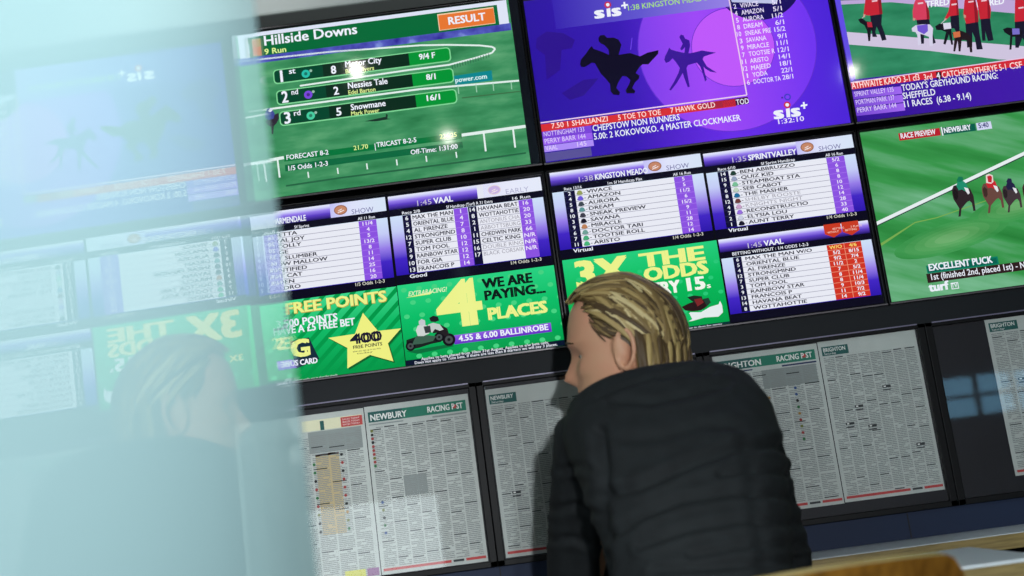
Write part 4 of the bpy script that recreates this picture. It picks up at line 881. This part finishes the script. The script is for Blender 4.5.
# ---------------------------------------------------------------- ceiling downlights
M_trimw = pbr('white_lamp_trim', (220, 220, 216), 0.5)
DL = [(-0.53, -1.10), (-0.285, -1.95), (1.31, -1.79), (2.3, -3.0), (0.9, -3.3)]
LBL = ['round white ceiling downlight nearest the upper left screen', 'round white ceiling downlight above the glass partition', 'round white ceiling downlight in front of the greyhound screen', 'round white ceiling downlight near the right wall', 'round white ceiling downlight behind the photographer']
for (x, y), lb in zip(DL, LBL):
    r_ = thing('ceiling_downlight', (x, y, CEIL-0.012), lb, 'downlight', 'ceiling downlights')
    b = MB(); n = 28
    ring = [[Vector((x+rr*math.cos(2*math.pi*k/n), y+rr*math.sin(2*math.pi*k/n), z)) for k in range(n)] for rr, z in ((0.050, CEIL), (0.050, CEIL-0.008), (0.024, CEIL-0.011), (0.022, CEIL-0.002))]
    b.loft(ring, M_trimw, False); b.build('trim_ring', r_, r_.location)
    b = MB(); b.add([Vector((x+0.022*math.cos(2*math.pi*k/n), y+0.022*math.sin(2*math.pi*k/n), CEIL-0.004)) for k in range(n)], [tuple(range(n))], emis((255, 246, 220), 16.0, True)); b.build('lamp', r_, r_.location)
def spot(name, loc, tgt, power, angle, blend=0.6, size=0.05, col=(1, 0.95, 0.88)):
    l = bpy.data.lights.new(name, 'SPOT'); l.energy = power; l.spot_size = math.radians(angle); l.spot_blend = blend; l.shadow_soft_size = size; l.color = col
    o = bpy.data.objects.new(name, l); COL.objects.link(o); o.location = loc
    o.rotation_euler = (Vector(tgt)-Vector(loc)).to_track_quat('-Z', 'Y').to_euler(); return o
def area(name, loc, tgt, power, sx, sy, col=(1, 1, 1), spread=180):
    l = bpy.data.lights.new(name, 'AREA'); l.energy = power; l.shape = 'RECTANGLE'; l.size = sx; l.size_y = sy; l.color = col; l.spread = math.radians(spread)
    o = bpy.data.objects.new(name, l); COL.objects.link(o); o.location = loc
    o.rotation_euler = (Vector(tgt)-Vector(loc)).to_track_quat('-Z', 'Y').to_euler(); return o
for x, y in DL[:3]: spot('downlight_beam', (x, y, CEIL-0.03), (x*0.8, y+0.9, 0.8), 1.1, 120, size=0.022)
# added unseen fill spots aimed at the newspapers; added lamp lights the glass
sl = thing('added_fill_spotlight', (0.15, YF, 1.222), 'added black fill spotlight on the wall behind the photographer, the lower one', 'spotlight')
b = MB(); b.tube([(0.15, YF+0.16, 1.21), (0.15, YF+0.03, 1.222)], 0.06, M_frame, 20); b.build('housing', sl, sl.location)
b = MB(); b.tube([(0.15, YF, 1.20), (0.15, YF+0.06, 1.215)], 0.02, M_frame, 12); b.build('bracket', sl, sl.location)
spot('added_fill_beam', (0.15, YF+0.19, 1.22), (0.12, 0.0, 0.95), 232, 58, 0.7, 0.045, (0.93, 0.97, 1))
s2 = thing('added_fill_spotlight', (0.47, YF, 1.67), 'added black fill spotlight on the wall behind the photographer, the upper one', 'spotlight')
b = MB(); b.tube([(0.45, YF+0.16, 1.665), (0.47, YF+0.03, 1.68)], 0.045, M_frame, 20); b.build('housing', s2, s2.location)
b = MB(); b.tube([(0.47, YF, 1.66), (0.47, YF+0.06, 1.675)], 0.02, M_frame, 12); b.build('bracket', s2, s2.location)
spot('added_fill_beam', (0.45, YF+0.19, 1.66), (-0.72, 0.0, 0.86), 300, 17, 0.9, 0.045, (0.93, 0.97, 1))  # second added fill, brightens the left newspaper
area('added_glass_lamp', (-1.35, -2.65, 2.12), (-0.33, -2.28, 1.45), 12.5, 0.7, 0.5, (0.88, 0.97, 1.0), 80)  # unseen lamp added left of the glass to light its haze
spot('added_upper_wall_fill', (-0.75, -0.45, CEIL-0.04), (-0.72, 0.0, 2.25), 5, 95, 0.8, 0.03, (0.96, 0.98, 1))  # unseen lamp added to brighten the grey upper wall
# ---------------------------------------------------------------- the seated man
M_skin = pbr('skin', (212, 164, 130), 0.55, col2=(216, 156, 126), vscale=14)
M_jack = pbr('black_jacket_cloth', (30, 34, 36), 0.8, spec=0.25, col2=(25, 28, 30), vscale=40, bump=0.15, bscale=700)
M_trou = pbr('dark_trouser_cloth', (30, 32, 38), 0.85); M_shoe = pbr('black_shoe_leather', (22, 20, 20), 0.4)
M_hair = [pbr('hair_%s' % n, c, 0.5, spec=0.35) for n, c in (('brown', (84, 66, 42)), ('dark_blond', (132, 110, 68)), ('blond', (178, 154, 100)), ('pale_blond', (216, 198, 146)))]
HC = at(626, 349, -0.455)                    # between the ears
hyaw = math.radians(11); pitch = math.radians(4)
hf = Vector((-math.cos(hyaw)*math.cos(pitch), math.sin(hyaw)*math.cos(pitch), -math.sin(pitch)))
hl = Vector((0, 0, 1)).cross(hf).normalized(); hu = hf.cross(hl).normalized()
if hu.z < 0: hu = -hu
HS = 1.055
def HP(x, y, z): return HC+(hf*x+hl*y+hu*z)*HS
PROF = [(0.119, 0.030, -0.040, 0.034), (0.112, 0.054, -0.062, 0.049), (0.100, 0.072, -0.078, 0.061), (0.083, 0.085, -0.090, 0.069), (0.062, 0.093, -0.096, 0.074), (0.045, 0.097, -0.098, 0.0755),
        (0.032, 0.099, -0.098, 0.076), (0.024, 0.0995, -0.098, 0.076), (0.012, 0.094, -0.097, 0.075), (0.0, 0.0925, -0.094, 0.074), (-0.012, 0.0935, -0.090, 0.073), (-0.022, 0.094, -0.087, 0.072),
        (-0.032, 0.094, -0.083, 0.070), (-0.042, 0.0935, -0.078, 0.068), (-0.050, 0.0945, -0.073, 0.066), (-0.057, 0.0965, -0.070, 0.064), (-0.063, 0.0935, -0.067, 0.062), (-0.069, 0.0955, -0.064, 0.060),
        (-0.077, 0.0905, -0.062, 0.057), (-0.086, 0.0905, -0.060, 0.053), (-0.096, 0.092, -0.058, 0.048), (-0.105, 0.088, -0.056, 0.043), (-0.113, 0.074, -0.053, 0.037), (-0.118, 0.05, -0.045, 0.030)]
NOSE = {0.012: 0.004, 0.0: 0.009, -0.012: 0.0165, -0.022: 0.0235, -0.032: 0.028, -0.042: 0.016, -0.050: 0.003}
def head_rings(n=64):
    rings = []
    for z, f, bk, w in PROF:
        g = []
        for k in range(n):
            a = 2*math.pi*k/n; cx, sy = math.cos(a), math.sin(a)
            e = 0.88 if cx > 0 else 1.0
            x = (f if cx > 0 else -bk)*math.copysign(abs(cx)**e, cx); y = w*math.copysign(abs(sy)**(0.92), sy)
            if cx > 0:
                if z in NOSE: x += NOSE[z]*math.exp(-(y/(0.010 if z > -0.02 else 0.0125))**2)
                if -0.014 < z < 0.014: x -= 0.009*math.exp(-((abs(y)-0.032)/0.013)**2)*(1-abs(z)/0.02)
                if 0.015 < z < 0.04: x += 0.003*math.exp(-((abs(y)-0.03)/0.018)**2)
                if -0.04 < z < -0.01: x += 0.004*math.exp(-((abs(y)-0.045)/0.014)**2)
                if -0.075 < z < -0.05: x += (0.004 if z != -0.063 else -0.003)*math.exp(-(y/0.021)**4)
            g.append(HP(x, y, z))
        rings.append(g)
    return rings
def remesh(mb, name, voxel, smooth=4, parent=None, org=None, mat=None, factor=0.5):
    o = mb.build(name, None, None)
    bpy.context.view_layer.update()
    m = o.modifiers.new('r', 'REMESH'); m.mode = 'VOXEL'; m.voxel_size = voxel; m.use_smooth_shade = True
    if smooth:
        s = o.modifiers.new('s', 'SMOOTH'); s.iterations = smooth; s.factor = factor
    dg = bpy.context.evaluated_depsgraph_get(); dg.update()
    me = bpy.data.meshes.new_from_object(o.evaluated_get(dg))
    old = o.data; o.modifiers.clear(); o.data = me; bpy.data.meshes.remove(old)
    me.materials.clear(); me.materials.append(mat)
    for p in me.polygons: p.use_smooth = True; p.material_index = 0
    if org is not None:
        for v in me.vertices: v.co = v.co-org
    me.name = name
    if parent is not None: o.parent = parent
    return o
MORG = Vector((0.10, -0.86, 0.0))
man = thing('person', MORG, 'seated man with swept back blond hair in black jacket, seen from behind', 'person')
# ---- joints
NECK = at(645, 380, -0.508)
SHL, SHR = at(606, 440, -0.60), at(728, 428, -0.60)
ELL, ELR = at(580, 596, -0.44), at(782, 590, -0.44)
WRL, WRR = Vector((ELL.x+0.055, -0.215, ct+0.043)), Vector((ELR.x-0.055, -0.215, ct+0.043))
PEL = Vector((0.115, -0.90, 0.545)); CHS = at(662, 460, -0.60)
b = MB(); ms = M_skin
b.loft(head_rings(), ms)
for sy in (-1, 1):                       # ears: rim, bowl, lobe
    E = [HP(-0.006+0.017*math.cos(t)-0.004*math.sin(t), sy*(0.081+0.014*(0.5-0.5*math.cos(t))), -0.010+0.033*math.sin(t)) for t in [2*math.pi*k/16 for k in range(17)]]
    b.tube(E, 0.0050, ms, 8, False)
    b.ball(HP(0.0, sy*0.076, -0.006), (0.018, 0.013, 0.029), ms, 12, 8); b.ball(HP(0.002, sy*0.078, -0.034), (0.007, 0.005, 0.008), ms, 10, 8)
b.tube([HP(-0.012, 0, -0.06), HP(-0.030, 0, -0.11), NECK, NECK+Vector((0.005, -0.03, -0.06))], [0.058, 0.055, 0.056, 0.070], ms, 20)
b.tube([NECK+Vector((0.005, -0.03, -0.05)), CHS+Vector((0, -0.04, 0.06)), CHS+Vector((0, -0.07, 0.0)), PEL+Vector((0, 0.02, 0.20)), PEL+Vector((0, 0, 0.02))], [0.062, 0.075, 0.088, 0.095, 0.11], ms, 20)
for SH, EL, WR, sg in ((SHL, ELL, WRL, -1), (SHR, ELR, WRR, 1)):
    b.tube([CHS+Vector((0, -0.03, 0.06)), SH, (SH+EL)/2, EL, (EL+WR)/2, WR], [0.05, 0.038, 0.038, 0.036, 0.036, 0.026], ms, 14)
    # hand lying on the counter: palm, four unequal fingers, thumb from the inner side
    fd = Vector((-sg*0.35, 1, -0.12)).normalized(); sd = Vector((sg, 0.35, 0)).normalized(); up = Vector((0, 0, 1))
    pc = WR+fd*0.045+up*-0.004
    b.tube([WR-fd*0.01, WR+fd*0.02, WR+fd*0.055, WR+fd*0.085], [0.025, 0.030, 0.036, 0.033], ms, 12, True, 0.42, [up]*4)
    for j, (off, ln) in enumerate(((-0.027, 0.066), (-0.009, 0.076), (0.009, 0.070), (0.026, 0.054))):
        r0 = WR+fd*0.080+sd*off
        b.tube([r0-fd*0.015, r0+fd*ln*0.42+up*0.004, r0+fd*ln*0.74-up*0.006, r0+fd*ln-up*0.020], [0.0095, 0.009, 0.0082, 0.0068], ms, 10)
    r0 = WR+fd*0.030-sd*0.026
    b.tube([r0+sd*0.01, r0+fd*0.028-sd*0.020, r0+fd*0.055-sd*0.026-up*0.008], [0.0125, 0.0105, 0.008], ms, 10)
KN = [Vector((-0.04, -0.47, 0.505)), Vector((0.27, -0.47, 0.505))]; AN = [Vector((-0.05, -0.40, 0.09)), Vector((0.28, -0.40, 0.09))]
for sx, K, A in ((-1, KN[0], AN[0]), (1, KN[1], AN[1])):
    hip = PEL+Vector((sx*0.085, 0.02, -0.005))
    b.tube([hip, (hip+K)/2, K, (K+A)/2+Vector((0, -0.015, 0.03)), A], [0.082, 0.068, 0.052, 0.048, 0.034], ms, 14)
    b.tube([A+Vector((0, -0.03, -0.035)), A+Vector((0, 0.06, -0.055)), A+Vector((0, 0.14, -0.068))], [0.036, 0.034, 0.020], ms, 12)
body = remesh(b, 'body', 0.0036, 2, man, MORG, M_skin)
for sy in (-1, 1):
    e = MB(); e.ball(HP(0.0688, sy*0.031, 0.001), 0.0115, pbr('eye_white', (196, 190, 182), 0.3), 14, 10); e.ball(HP(0.0768, sy*0.031, 0.001), (0.0045, 0.0045, 0.0045), pbr('iris_dark', (50, 44, 36), 0.3), 10, 8); e.build('eye', man, MORG)
    if sy > 0:
        e = MB(); e.tube([HP(0.0845, -0.024, -0.064), HP(0.0945, -0.012, -0.0625), HP(0.0965, 0, -0.0635), HP(0.0945, 0.012, -0.0625), HP(0.0845, 0.024, -0.064)], [0.0012, 0.0042, 0.005, 0.0042, 0.0012], pbr('lip_skin', (176, 112, 98), 0.5), 8); e.build('lips', man, MORG)
    e = MB(); e.tube([HP(0.094, sy*0.014, 0.024), HP(0.096, sy*0.03, 0.029), HP(0.084, sy*0.05, 0.024)], [0.004, 0.005, 0.002], M_hair[0], 8, True, 0.5); e.build('eyebrow', man, MORG)
# ---- trousers and shoes
b = MB()
b.tube([PEL+Vector((0, 0.02, 0.12)), PEL+Vector((0, 0.0, 0.02)), PEL+Vector((0, 0, -0.05))], [0.14, 0.15, 0.13], M_trou, 20)
for sx, K, A in ((-1, KN[0], AN[0]), (1, KN[1], AN[1])):
    hip = PEL+Vector((sx*0.085, 0.02, -0.0))
    b.tube([hip, (hip+K)/2, K, (K+A)/2+Vector((0, -0.015, 0.03)), A+Vector((0, 0, 0.01))], [0.095, 0.082, 0.068, 0.062, 0.054], M_trou, 16)
remesh(b, 'trousers', 0.008, 4, man, MORG, M_trou)
for A in AN:
    b = MB(); b.tube([A+Vector((0, -0.055, -0.045)), A+Vector((0, -0.03, -0.040)), A+Vector((0, 0.06, -0.055)), A+Vector((0, 0.14, -0.062)), A+Vector((0, 0.185, -0.068))], [0.030, 0.046, 0.044, 0.034, 0.018], M_shoe, 16)
    b.tube([A+Vector((0, -0.02, -0.04)), A+Vector((0, -0.01, 0.02))], [0.046, 0.048], M_shoe, 16)
    remesh(b, 'shoe', 0.007, 3, man, MORG, M_shoe)
# ---- jacket
b = MB()
def ring(Lp, Rp, Y, bb, tilt, n=40):
    A, B = at(*Lp, Y), at(*Rp, Y); c = (A+B)/2; ax = (B-A)/2
    nrm = Vector((0, -math.cos(tilt), math.sin(tilt)))
    nrm = (nrm-ax*nrm.dot(ax)/ax.length_squared).normalized()
    out = []
    for k in range(n):
        t = 2*math.pi*k/n; ca, sa = math.cos(t), math.sin(t)
        out.append(c+ax*math.copysign(abs(ca)**0.85, ca)+nrm*bb*math.copysign(abs(sa)**0.9, sa))
    return out
TOR = [((620, 655), (792, 622), -0.915, 0.135, 0.10), ((614, 600), (792, 575), -0.88, 0.14, 0.15), ((606, 560), (790, 538), -0.84, 0.142, 0.2), ((592, 510), (786, 487), -0.77, 0.142, 0.3),
       ((574, 468), (782, 445), -0.70, 0.135, 0.45), ((563, 440), (774, 415), -0.655, 0.118, 0.6), ((566, 420), (757, 392), -0.63, 0.100, 0.7), ((576, 412), (740, 390), -0.605, 0.083, 0.75), ((588, 405), (718, 383), -0.575, 0.072, 0.7)]
low = [PEL+Vector((0.158*math.cos(2*math.pi*k/40), 0.145*math.sin(-2*math.pi*k/40), 0.03)) for k in range(40)]
b.loft([low]+[ring(*q) for q in TOR], M_jack)
# standing collar around the neck
b.loft([ring((593, 411), (713, 387), -0.58, 0.073, 0.6), ring((594, 406), (708, 381), -0.560, 0.067, 0.5), ring((599, 401), (703, 376), -0.548, 0.060, 0.45)], M_jack)
for P, rr in ((((600, 428, -0.62), (586, 436, -0.61), (585, 470, -0.57), (581, 515, -0.52), (578, 560, -0.475), (578, 592, -0.44)), (0.050, 0.058, 0.059, 0.058, 0.057, 0.056)),
              (((722, 408, -0.62), (738, 424, -0.60), (754, 462, -0.57), (765, 510, -0.52), (779, 556, -0.475), (785, 588, -0.44)), (0.052, 0.058, 0.058, 0.057, 0.056, 0.055))):
    pts = [at(*p) for p in P]; WR = WRL if P[0][0] < 650 else WRR
    pts += [pts[-1].lerp(WR, 0.35), pts[-1].lerp(WR, 0.7), pts[-1].lerp(WR, 0.97)]; rr = list(rr)+[0.052, 0.046, 0.040]
    b.tube(pts, rr, M_jack, 20)
jk = remesh(b, 'jacket', 0.0065, 7, man, MORG, M_jack)
# creases pressed into the cloth
def photo(w): 
    return proj(w.x/S, C[1]-(w.z-ZC)/S, w.y/S)
CREASE = [([(601, 497), (640, 486), (690, 464), (735, 448), (775, 444), (792, 452)], 5.0, 0.013), ([(608, 540), (640, 516), (680, 500), (730, 492), (780, 494), (798, 500)], 4.5, 0.010),
          ([(640, 545), (690, 528), (740, 520), (800, 524)], 4.0, 0.009), ([(690, 556), (740, 546), (805, 545)], 3.5, 0.008), ([(655, 570), (720, 566), (800, 560)], 4.0, 0.008), ([(720, 475), (750, 470), (790, 474)], 3.0, 0.007),
          ([(612, 400), (650, 402), (690, 394), (725, 384)], 4.0, 0.007), ([(600, 432), (604, 470), (604, 520), (606, 576)], 5.5, 0.016), ([(742, 430), (752, 470), (757, 520), (766, 570)], 6, 0.003),
          ([(560, 470), (580, 466), (596, 470)], 3.5, 0.006), ([(552, 510), (575, 505), (598, 512)], 3.5, 0.007), ([(548, 540), (572, 538), (596, 546)], 3.5, 0.006), ([(625, 440), (665, 436), (700, 425), (735, 425)], 5, 0.005),
          ([(660, 378), (690, 372), (712, 372)], 3.0, 0.007), ([(596, 398), (630, 384), (665, 374), (706, 364)], 2.6, 0.005)]
me = jk.data; me.update()
def segd(p, a, c):
    dx, dy = c[0]-a[0], c[1]-a[1]; t = max(0, min(1, ((p[0]-a[0])*dx+(p[1]-a[1])*dy)/(dx*dx+dy*dy))); qx, qy = a[0]+t*dx, a[1]+t*dy
    return math.hypot(p[0]-qx, p[1]-qy), (p[1]-qy)
camp = Vector((S*C[0], S*C[2], ZC)); nor = [v.normal.copy() for v in me.vertices]
for i, v in enumerate(me.vertices):
    w = v.co+MORG
    if nor[i].dot(camp-w) <= 0: continue
    p = photo(w)
    if p[1] > 700: continue
    d = 0.0
    for P, sg, am in CREASE:
        best = min((segd(p, a, c) for a, c in zip(P, P[1:])), key=lambda q: q[0])
        if best[0] < sg*5:
            d += -am*math.exp(-(best[0]/sg)**2)+am*0.55*math.exp(-((best[0]-sg*2.1)/(sg*1.1))**2)*(1 if best[1] > 0 else 0.5)
    v.co += nor[i]*max(-0.013, min(0.007, d*0.75))
me.update()
# ---- hair
b = MB()
def hr(d, lift=0.0):      # point above the skull along a direction (forward, left, up)
    x, y, z = d
    k = 1/math.sqrt((x/(0.110 if x > 0 else 0.108))**2+(y/0.0875)**2+(z/(0.119 if z > 0 else 0.125))**2)
    q = Vector((x*k, y*k, z*k+0.010))*(1+lift)
    if q.z < -0.02: q.x *= (1+0.5*(q.z+0.02)*4) if q.x < 0 else 1; q.y *= 1+(q.z+0.02)*2.2
    return HP(q.x, q.y, q.z)
def slerp(a, c, t):
    a, c = Vector(a).normalized(), Vector(c).normalized(); w = math.acos(max(-1, min(1, a.dot(c))))
    if w < 1e-4: return a
    return (a*math.sin((1-t)*w)+c*math.sin(t*w))/math.sin(w)
# scalp shell under the locks
nA, nB = 48, 26
sh = []
for i in range(nA):
    az = 2*math.pi*i/nA; a = abs(math.degrees(math.atan2(math.sin(az), math.cos(az))))
    if a < 35: low_ = 54
    elif a < 80: low_ = 54-(a-35)/45*46
    elif a < 100: low_ = 8-(a-80)/20*16
    else: low_ = max(-48, -8-(a-100)/25*40)
    sh.append([hr((math.cos(math.radians(90-(90-low_)*k/nB))*math.cos(az), math.cos(math.radians(90-(90-low_)*k/nB))*math.sin(az), math.sin(math.radians(90-(90-low_)*k/nB))), -0.02) for k in range(nB+1)])
vs = [p for r in sh for p in r]; ix = lambda i, k: (i % nA)*(nB+1)+k
b.add(vs, [(ix(i, k), ix(i+1, k), ix(i+1, k+1), ix(i, k+1)) for i in range(nA) for k in range(nB)], M_hair[0], True)
rnd = random.Random(5)
def lock(s, mid, e, w, mt, l0=0.01, l1=0.05, l2=0.0, n=14):
    P = []; U = []
    for k in range(n+1):
        t = k/n
        d = slerp(slerp(s, mid, t), slerp(mid, e, t), t)
        lf = l0*(1-t)**2+2*l1*t*(1-t)+l2*t*t
        P.append(hr(d, lf)); U.append((hr(d, lf+0.2)-hr(d, lf)).normalized())
    if any(min((p-HP(0.0, q*0.088, -0.014)).length for q in (-1, 1)) < 0.030 for p in P): return
    b.tube(P, [w*max(0.12, math.sin(math.pi*min(1, 0.10+0.86*(k/n)))**0.6) for k in range(n+1)], mt, 8, True, 0.36, U)
for i in range(480):
    side = 1 if rnd.random() < 0.72 else -1
    f = rnd.random()
    a0_ = rnd.uniform(0, 66); az = math.radians(a0_)*side; elm = 50-max(0, a0_-34)*0.75; el = math.radians(rnd.uniform(elm, 86) if f < 0.75 else rnd.uniform(elm, elm+12))
    s = (math.cos(el)*math.cos(az), math.cos(el)*math.sin(az), math.sin(el))
    az2 = math.radians(rnd.uniform(112, 178))*side; el2 = math.radians(rnd.uniform(-50, -12))
    e = (math.cos(el2)*math.cos(az2), math.cos(el2)*math.sin(az2), math.sin(el2))
    m_ = Vector(s).normalized()+Vector(e).normalized()+Vector((-0.1, 0.25*side, 0.5)); 
    tone = rnd.random(); hi = el > math.radians(50)
    mt = M_hair[3] if tone > 0.88 else M_hair[2] if tone > (0.55 if hi else 0.72) else M_hair[1] if tone > 0.25 else M_hair[0]
    lock(s, m_, e, rnd.uniform(0.0032, 0.0072), mt, rnd.uniform(0.0, 0.05), rnd.uniform(0.01, 0.10), rnd.uniform(-0.02, 0.05))
for i in range(120):                      # crown to nape
    az = math.radians(rnd.uniform(-180, 180)); el = math.radians(rnd.uniform(50, 88))
    s = (math.cos(el)*math.cos(az), math.cos(el)*math.sin(az), math.sin(el))
    az2 = math.radians(180+rnd.uniform(-68, 68)); el2 = math.radians(rnd.uniform(-54, -20))
    e = (math.cos(el2)*math.cos(az2), math.cos(el2)*math.sin(az2), math.sin(el2))
    m_ = Vector(s)+Vector(e)+Vector((-0.45, 0, 0.2)); tone = rnd.random()
    lock(s, m_, e, rnd.uniform(0.005, 0.010), M_hair[2] if tone > 0.8 else M_hair[1] if tone > 0.4 else M_hair[0], 0.0, rnd.uniform(0.02, 0.09), rnd.uniform(-0.01, 0.06))
for i in range(46):                       # forelock lifting off the brow
    az = math.radians(rnd.uniform(-34, 46)); el = math.radians(rnd.uniform(46, 58))
    s = (math.cos(el)*math.cos(az), math.cos(el)*math.sin(az), math.sin(el))
    e = (rnd.uniform(-0.6, -0.2), rnd.uniform(0.1, 0.75), rnd.uniform(0.45, 0.9)); m_ = (0.55, math.sin(az)*0.8, 0.95)
    tone = rnd.random()
    lock(s, m_, e, rnd.uniform(0.005, 0.010), M_hair[2] if tone > 0.6 else M_hair[1] if tone > 0.25 else M_hair[0], rnd.uniform(0.04, 0.12), rnd.uniform(0.06, 0.15), 0.02)
for i in range(110):                       # short dark hair at the temple and before the ear
    sd_ = 1 if i % 4 else -1
    az = math.radians(rnd.uniform(56, 84))*sd_; el = math.radians(rnd.uniform(4, 34)); s = (math.cos(el)*math.cos(az), math.cos(el)*math.sin(az), math.sin(el))
    az2 = az+sd_*math.radians(rnd.uniform(14, 34)); el2 = el-math.radians(rnd.uniform(8, 22)); e = (math.cos(el2)*math.cos(az2), math.cos(el2)*math.sin(az2), math.sin(el2))
    lock(s, Vector(s)+Vector(e), e, rnd.uniform(0.0014, 0.0028), M_hair[0] if rnd.random() < 0.6 else M_hair[1], -0.025, -0.015, -0.025, 6)
A0 = HP(-0.02, 0, -0.07); nax = (NECK-A0).normalized(); nsd = (hl-nax*hl.dot(nax)).normalized(); nbk = (-hf-nax*(-hf).dot(nax)); nbk = (nbk-nsd*nbk.dot(nsd)).normalized()
for i in range(240):                      # long back hair falling to the collar behind the ear
    sd_ = 1 if rnd.random() < 0.62 else -1
    a_ = rnd.uniform(108, 180); az = math.radians(a_)*sd_; el = math.radians(rnd.uniform(-12, 34)); s = (math.cos(el)*math.cos(az), math.cos(el)*math.sin(az), math.sin(el))
    p0 = hr(s, 0.02); t_ = (a_-108)/72
    rr_ = rnd.uniform(0.068, 0.078)
    p2 = HP(-0.026-0.068*t_+rnd.uniform(-.006, .006), sd_*(0.094-0.084*t_**1.8)+rnd.uniform(-.006, .006), rnd.uniform(-0.098, -0.066)); p1 = p0.lerp(p2, 0.55)+(hf*math.cos(az)+hl*math.sin(az))*rnd.uniform(0.004, 0.014)
    P = [p0.lerp(p1, k/7).lerp(p1.lerp(p2, k/7), k/7) for k in range(8)]; w_ = rnd.uniform(0.0035, 0.007); tone = rnd.random()
    b.tube(P, [w_*q for q in (0.3, 0.8, 1, 1, 1, 0.9, 0.7, 0.25)], M_hair[2] if tone > 0.86 else M_hair[1] if tone > 0.45 else M_hair[0], 8, True, 0.45, [(p-HP(-0.01, 0, (p-HC).dot(hu))).normalized() for p in P])
b.build('hair', man, MORG)
cam = bpy.data.cameras.new('camera'); co = bpy.data.objects.new('camera', cam); COL.objects.link(co); SC.camera = co
def dirw(r): return Vector((r[0], r[2], -r[1]))
rx, ry, rz = dirw(R[0]), dirw(R[1]), dirw(R[2])
co.matrix_world = Matrix(((rx.x, -ry.x, -rz.x, S*C[0]), (rx.y, -ry.y, -rz.y, S*C[2]), (rx.z, -ry.z, -rz.z, ZC), (0, 0, 0, 1)))
cam.sensor_width = 36.0; cam.lens = F*36.0/1024; cam.clip_start = 0.02
cam.dof.use_dof = True; cam.dof.focus_distance = 2.72; cam.dof.aperture_fstop = 2.5
w = bpy.data.worlds.new('world'); SC.world = w; w.use_nodes = True
w.node_tree.nodes['Background'].inputs[0].default_value = (0.25, 0.3, 0.34, 1); w.node_tree.nodes['Background'].inputs[1].default_value = 0.3
SC.view_settings.view_transform = 'Standard'; SC.view_settings.look = 'None'; SC.view_settings.exposure = 0; SC.view_settings.gamma = 1
SC.view_settings.use_curve_mapping = False
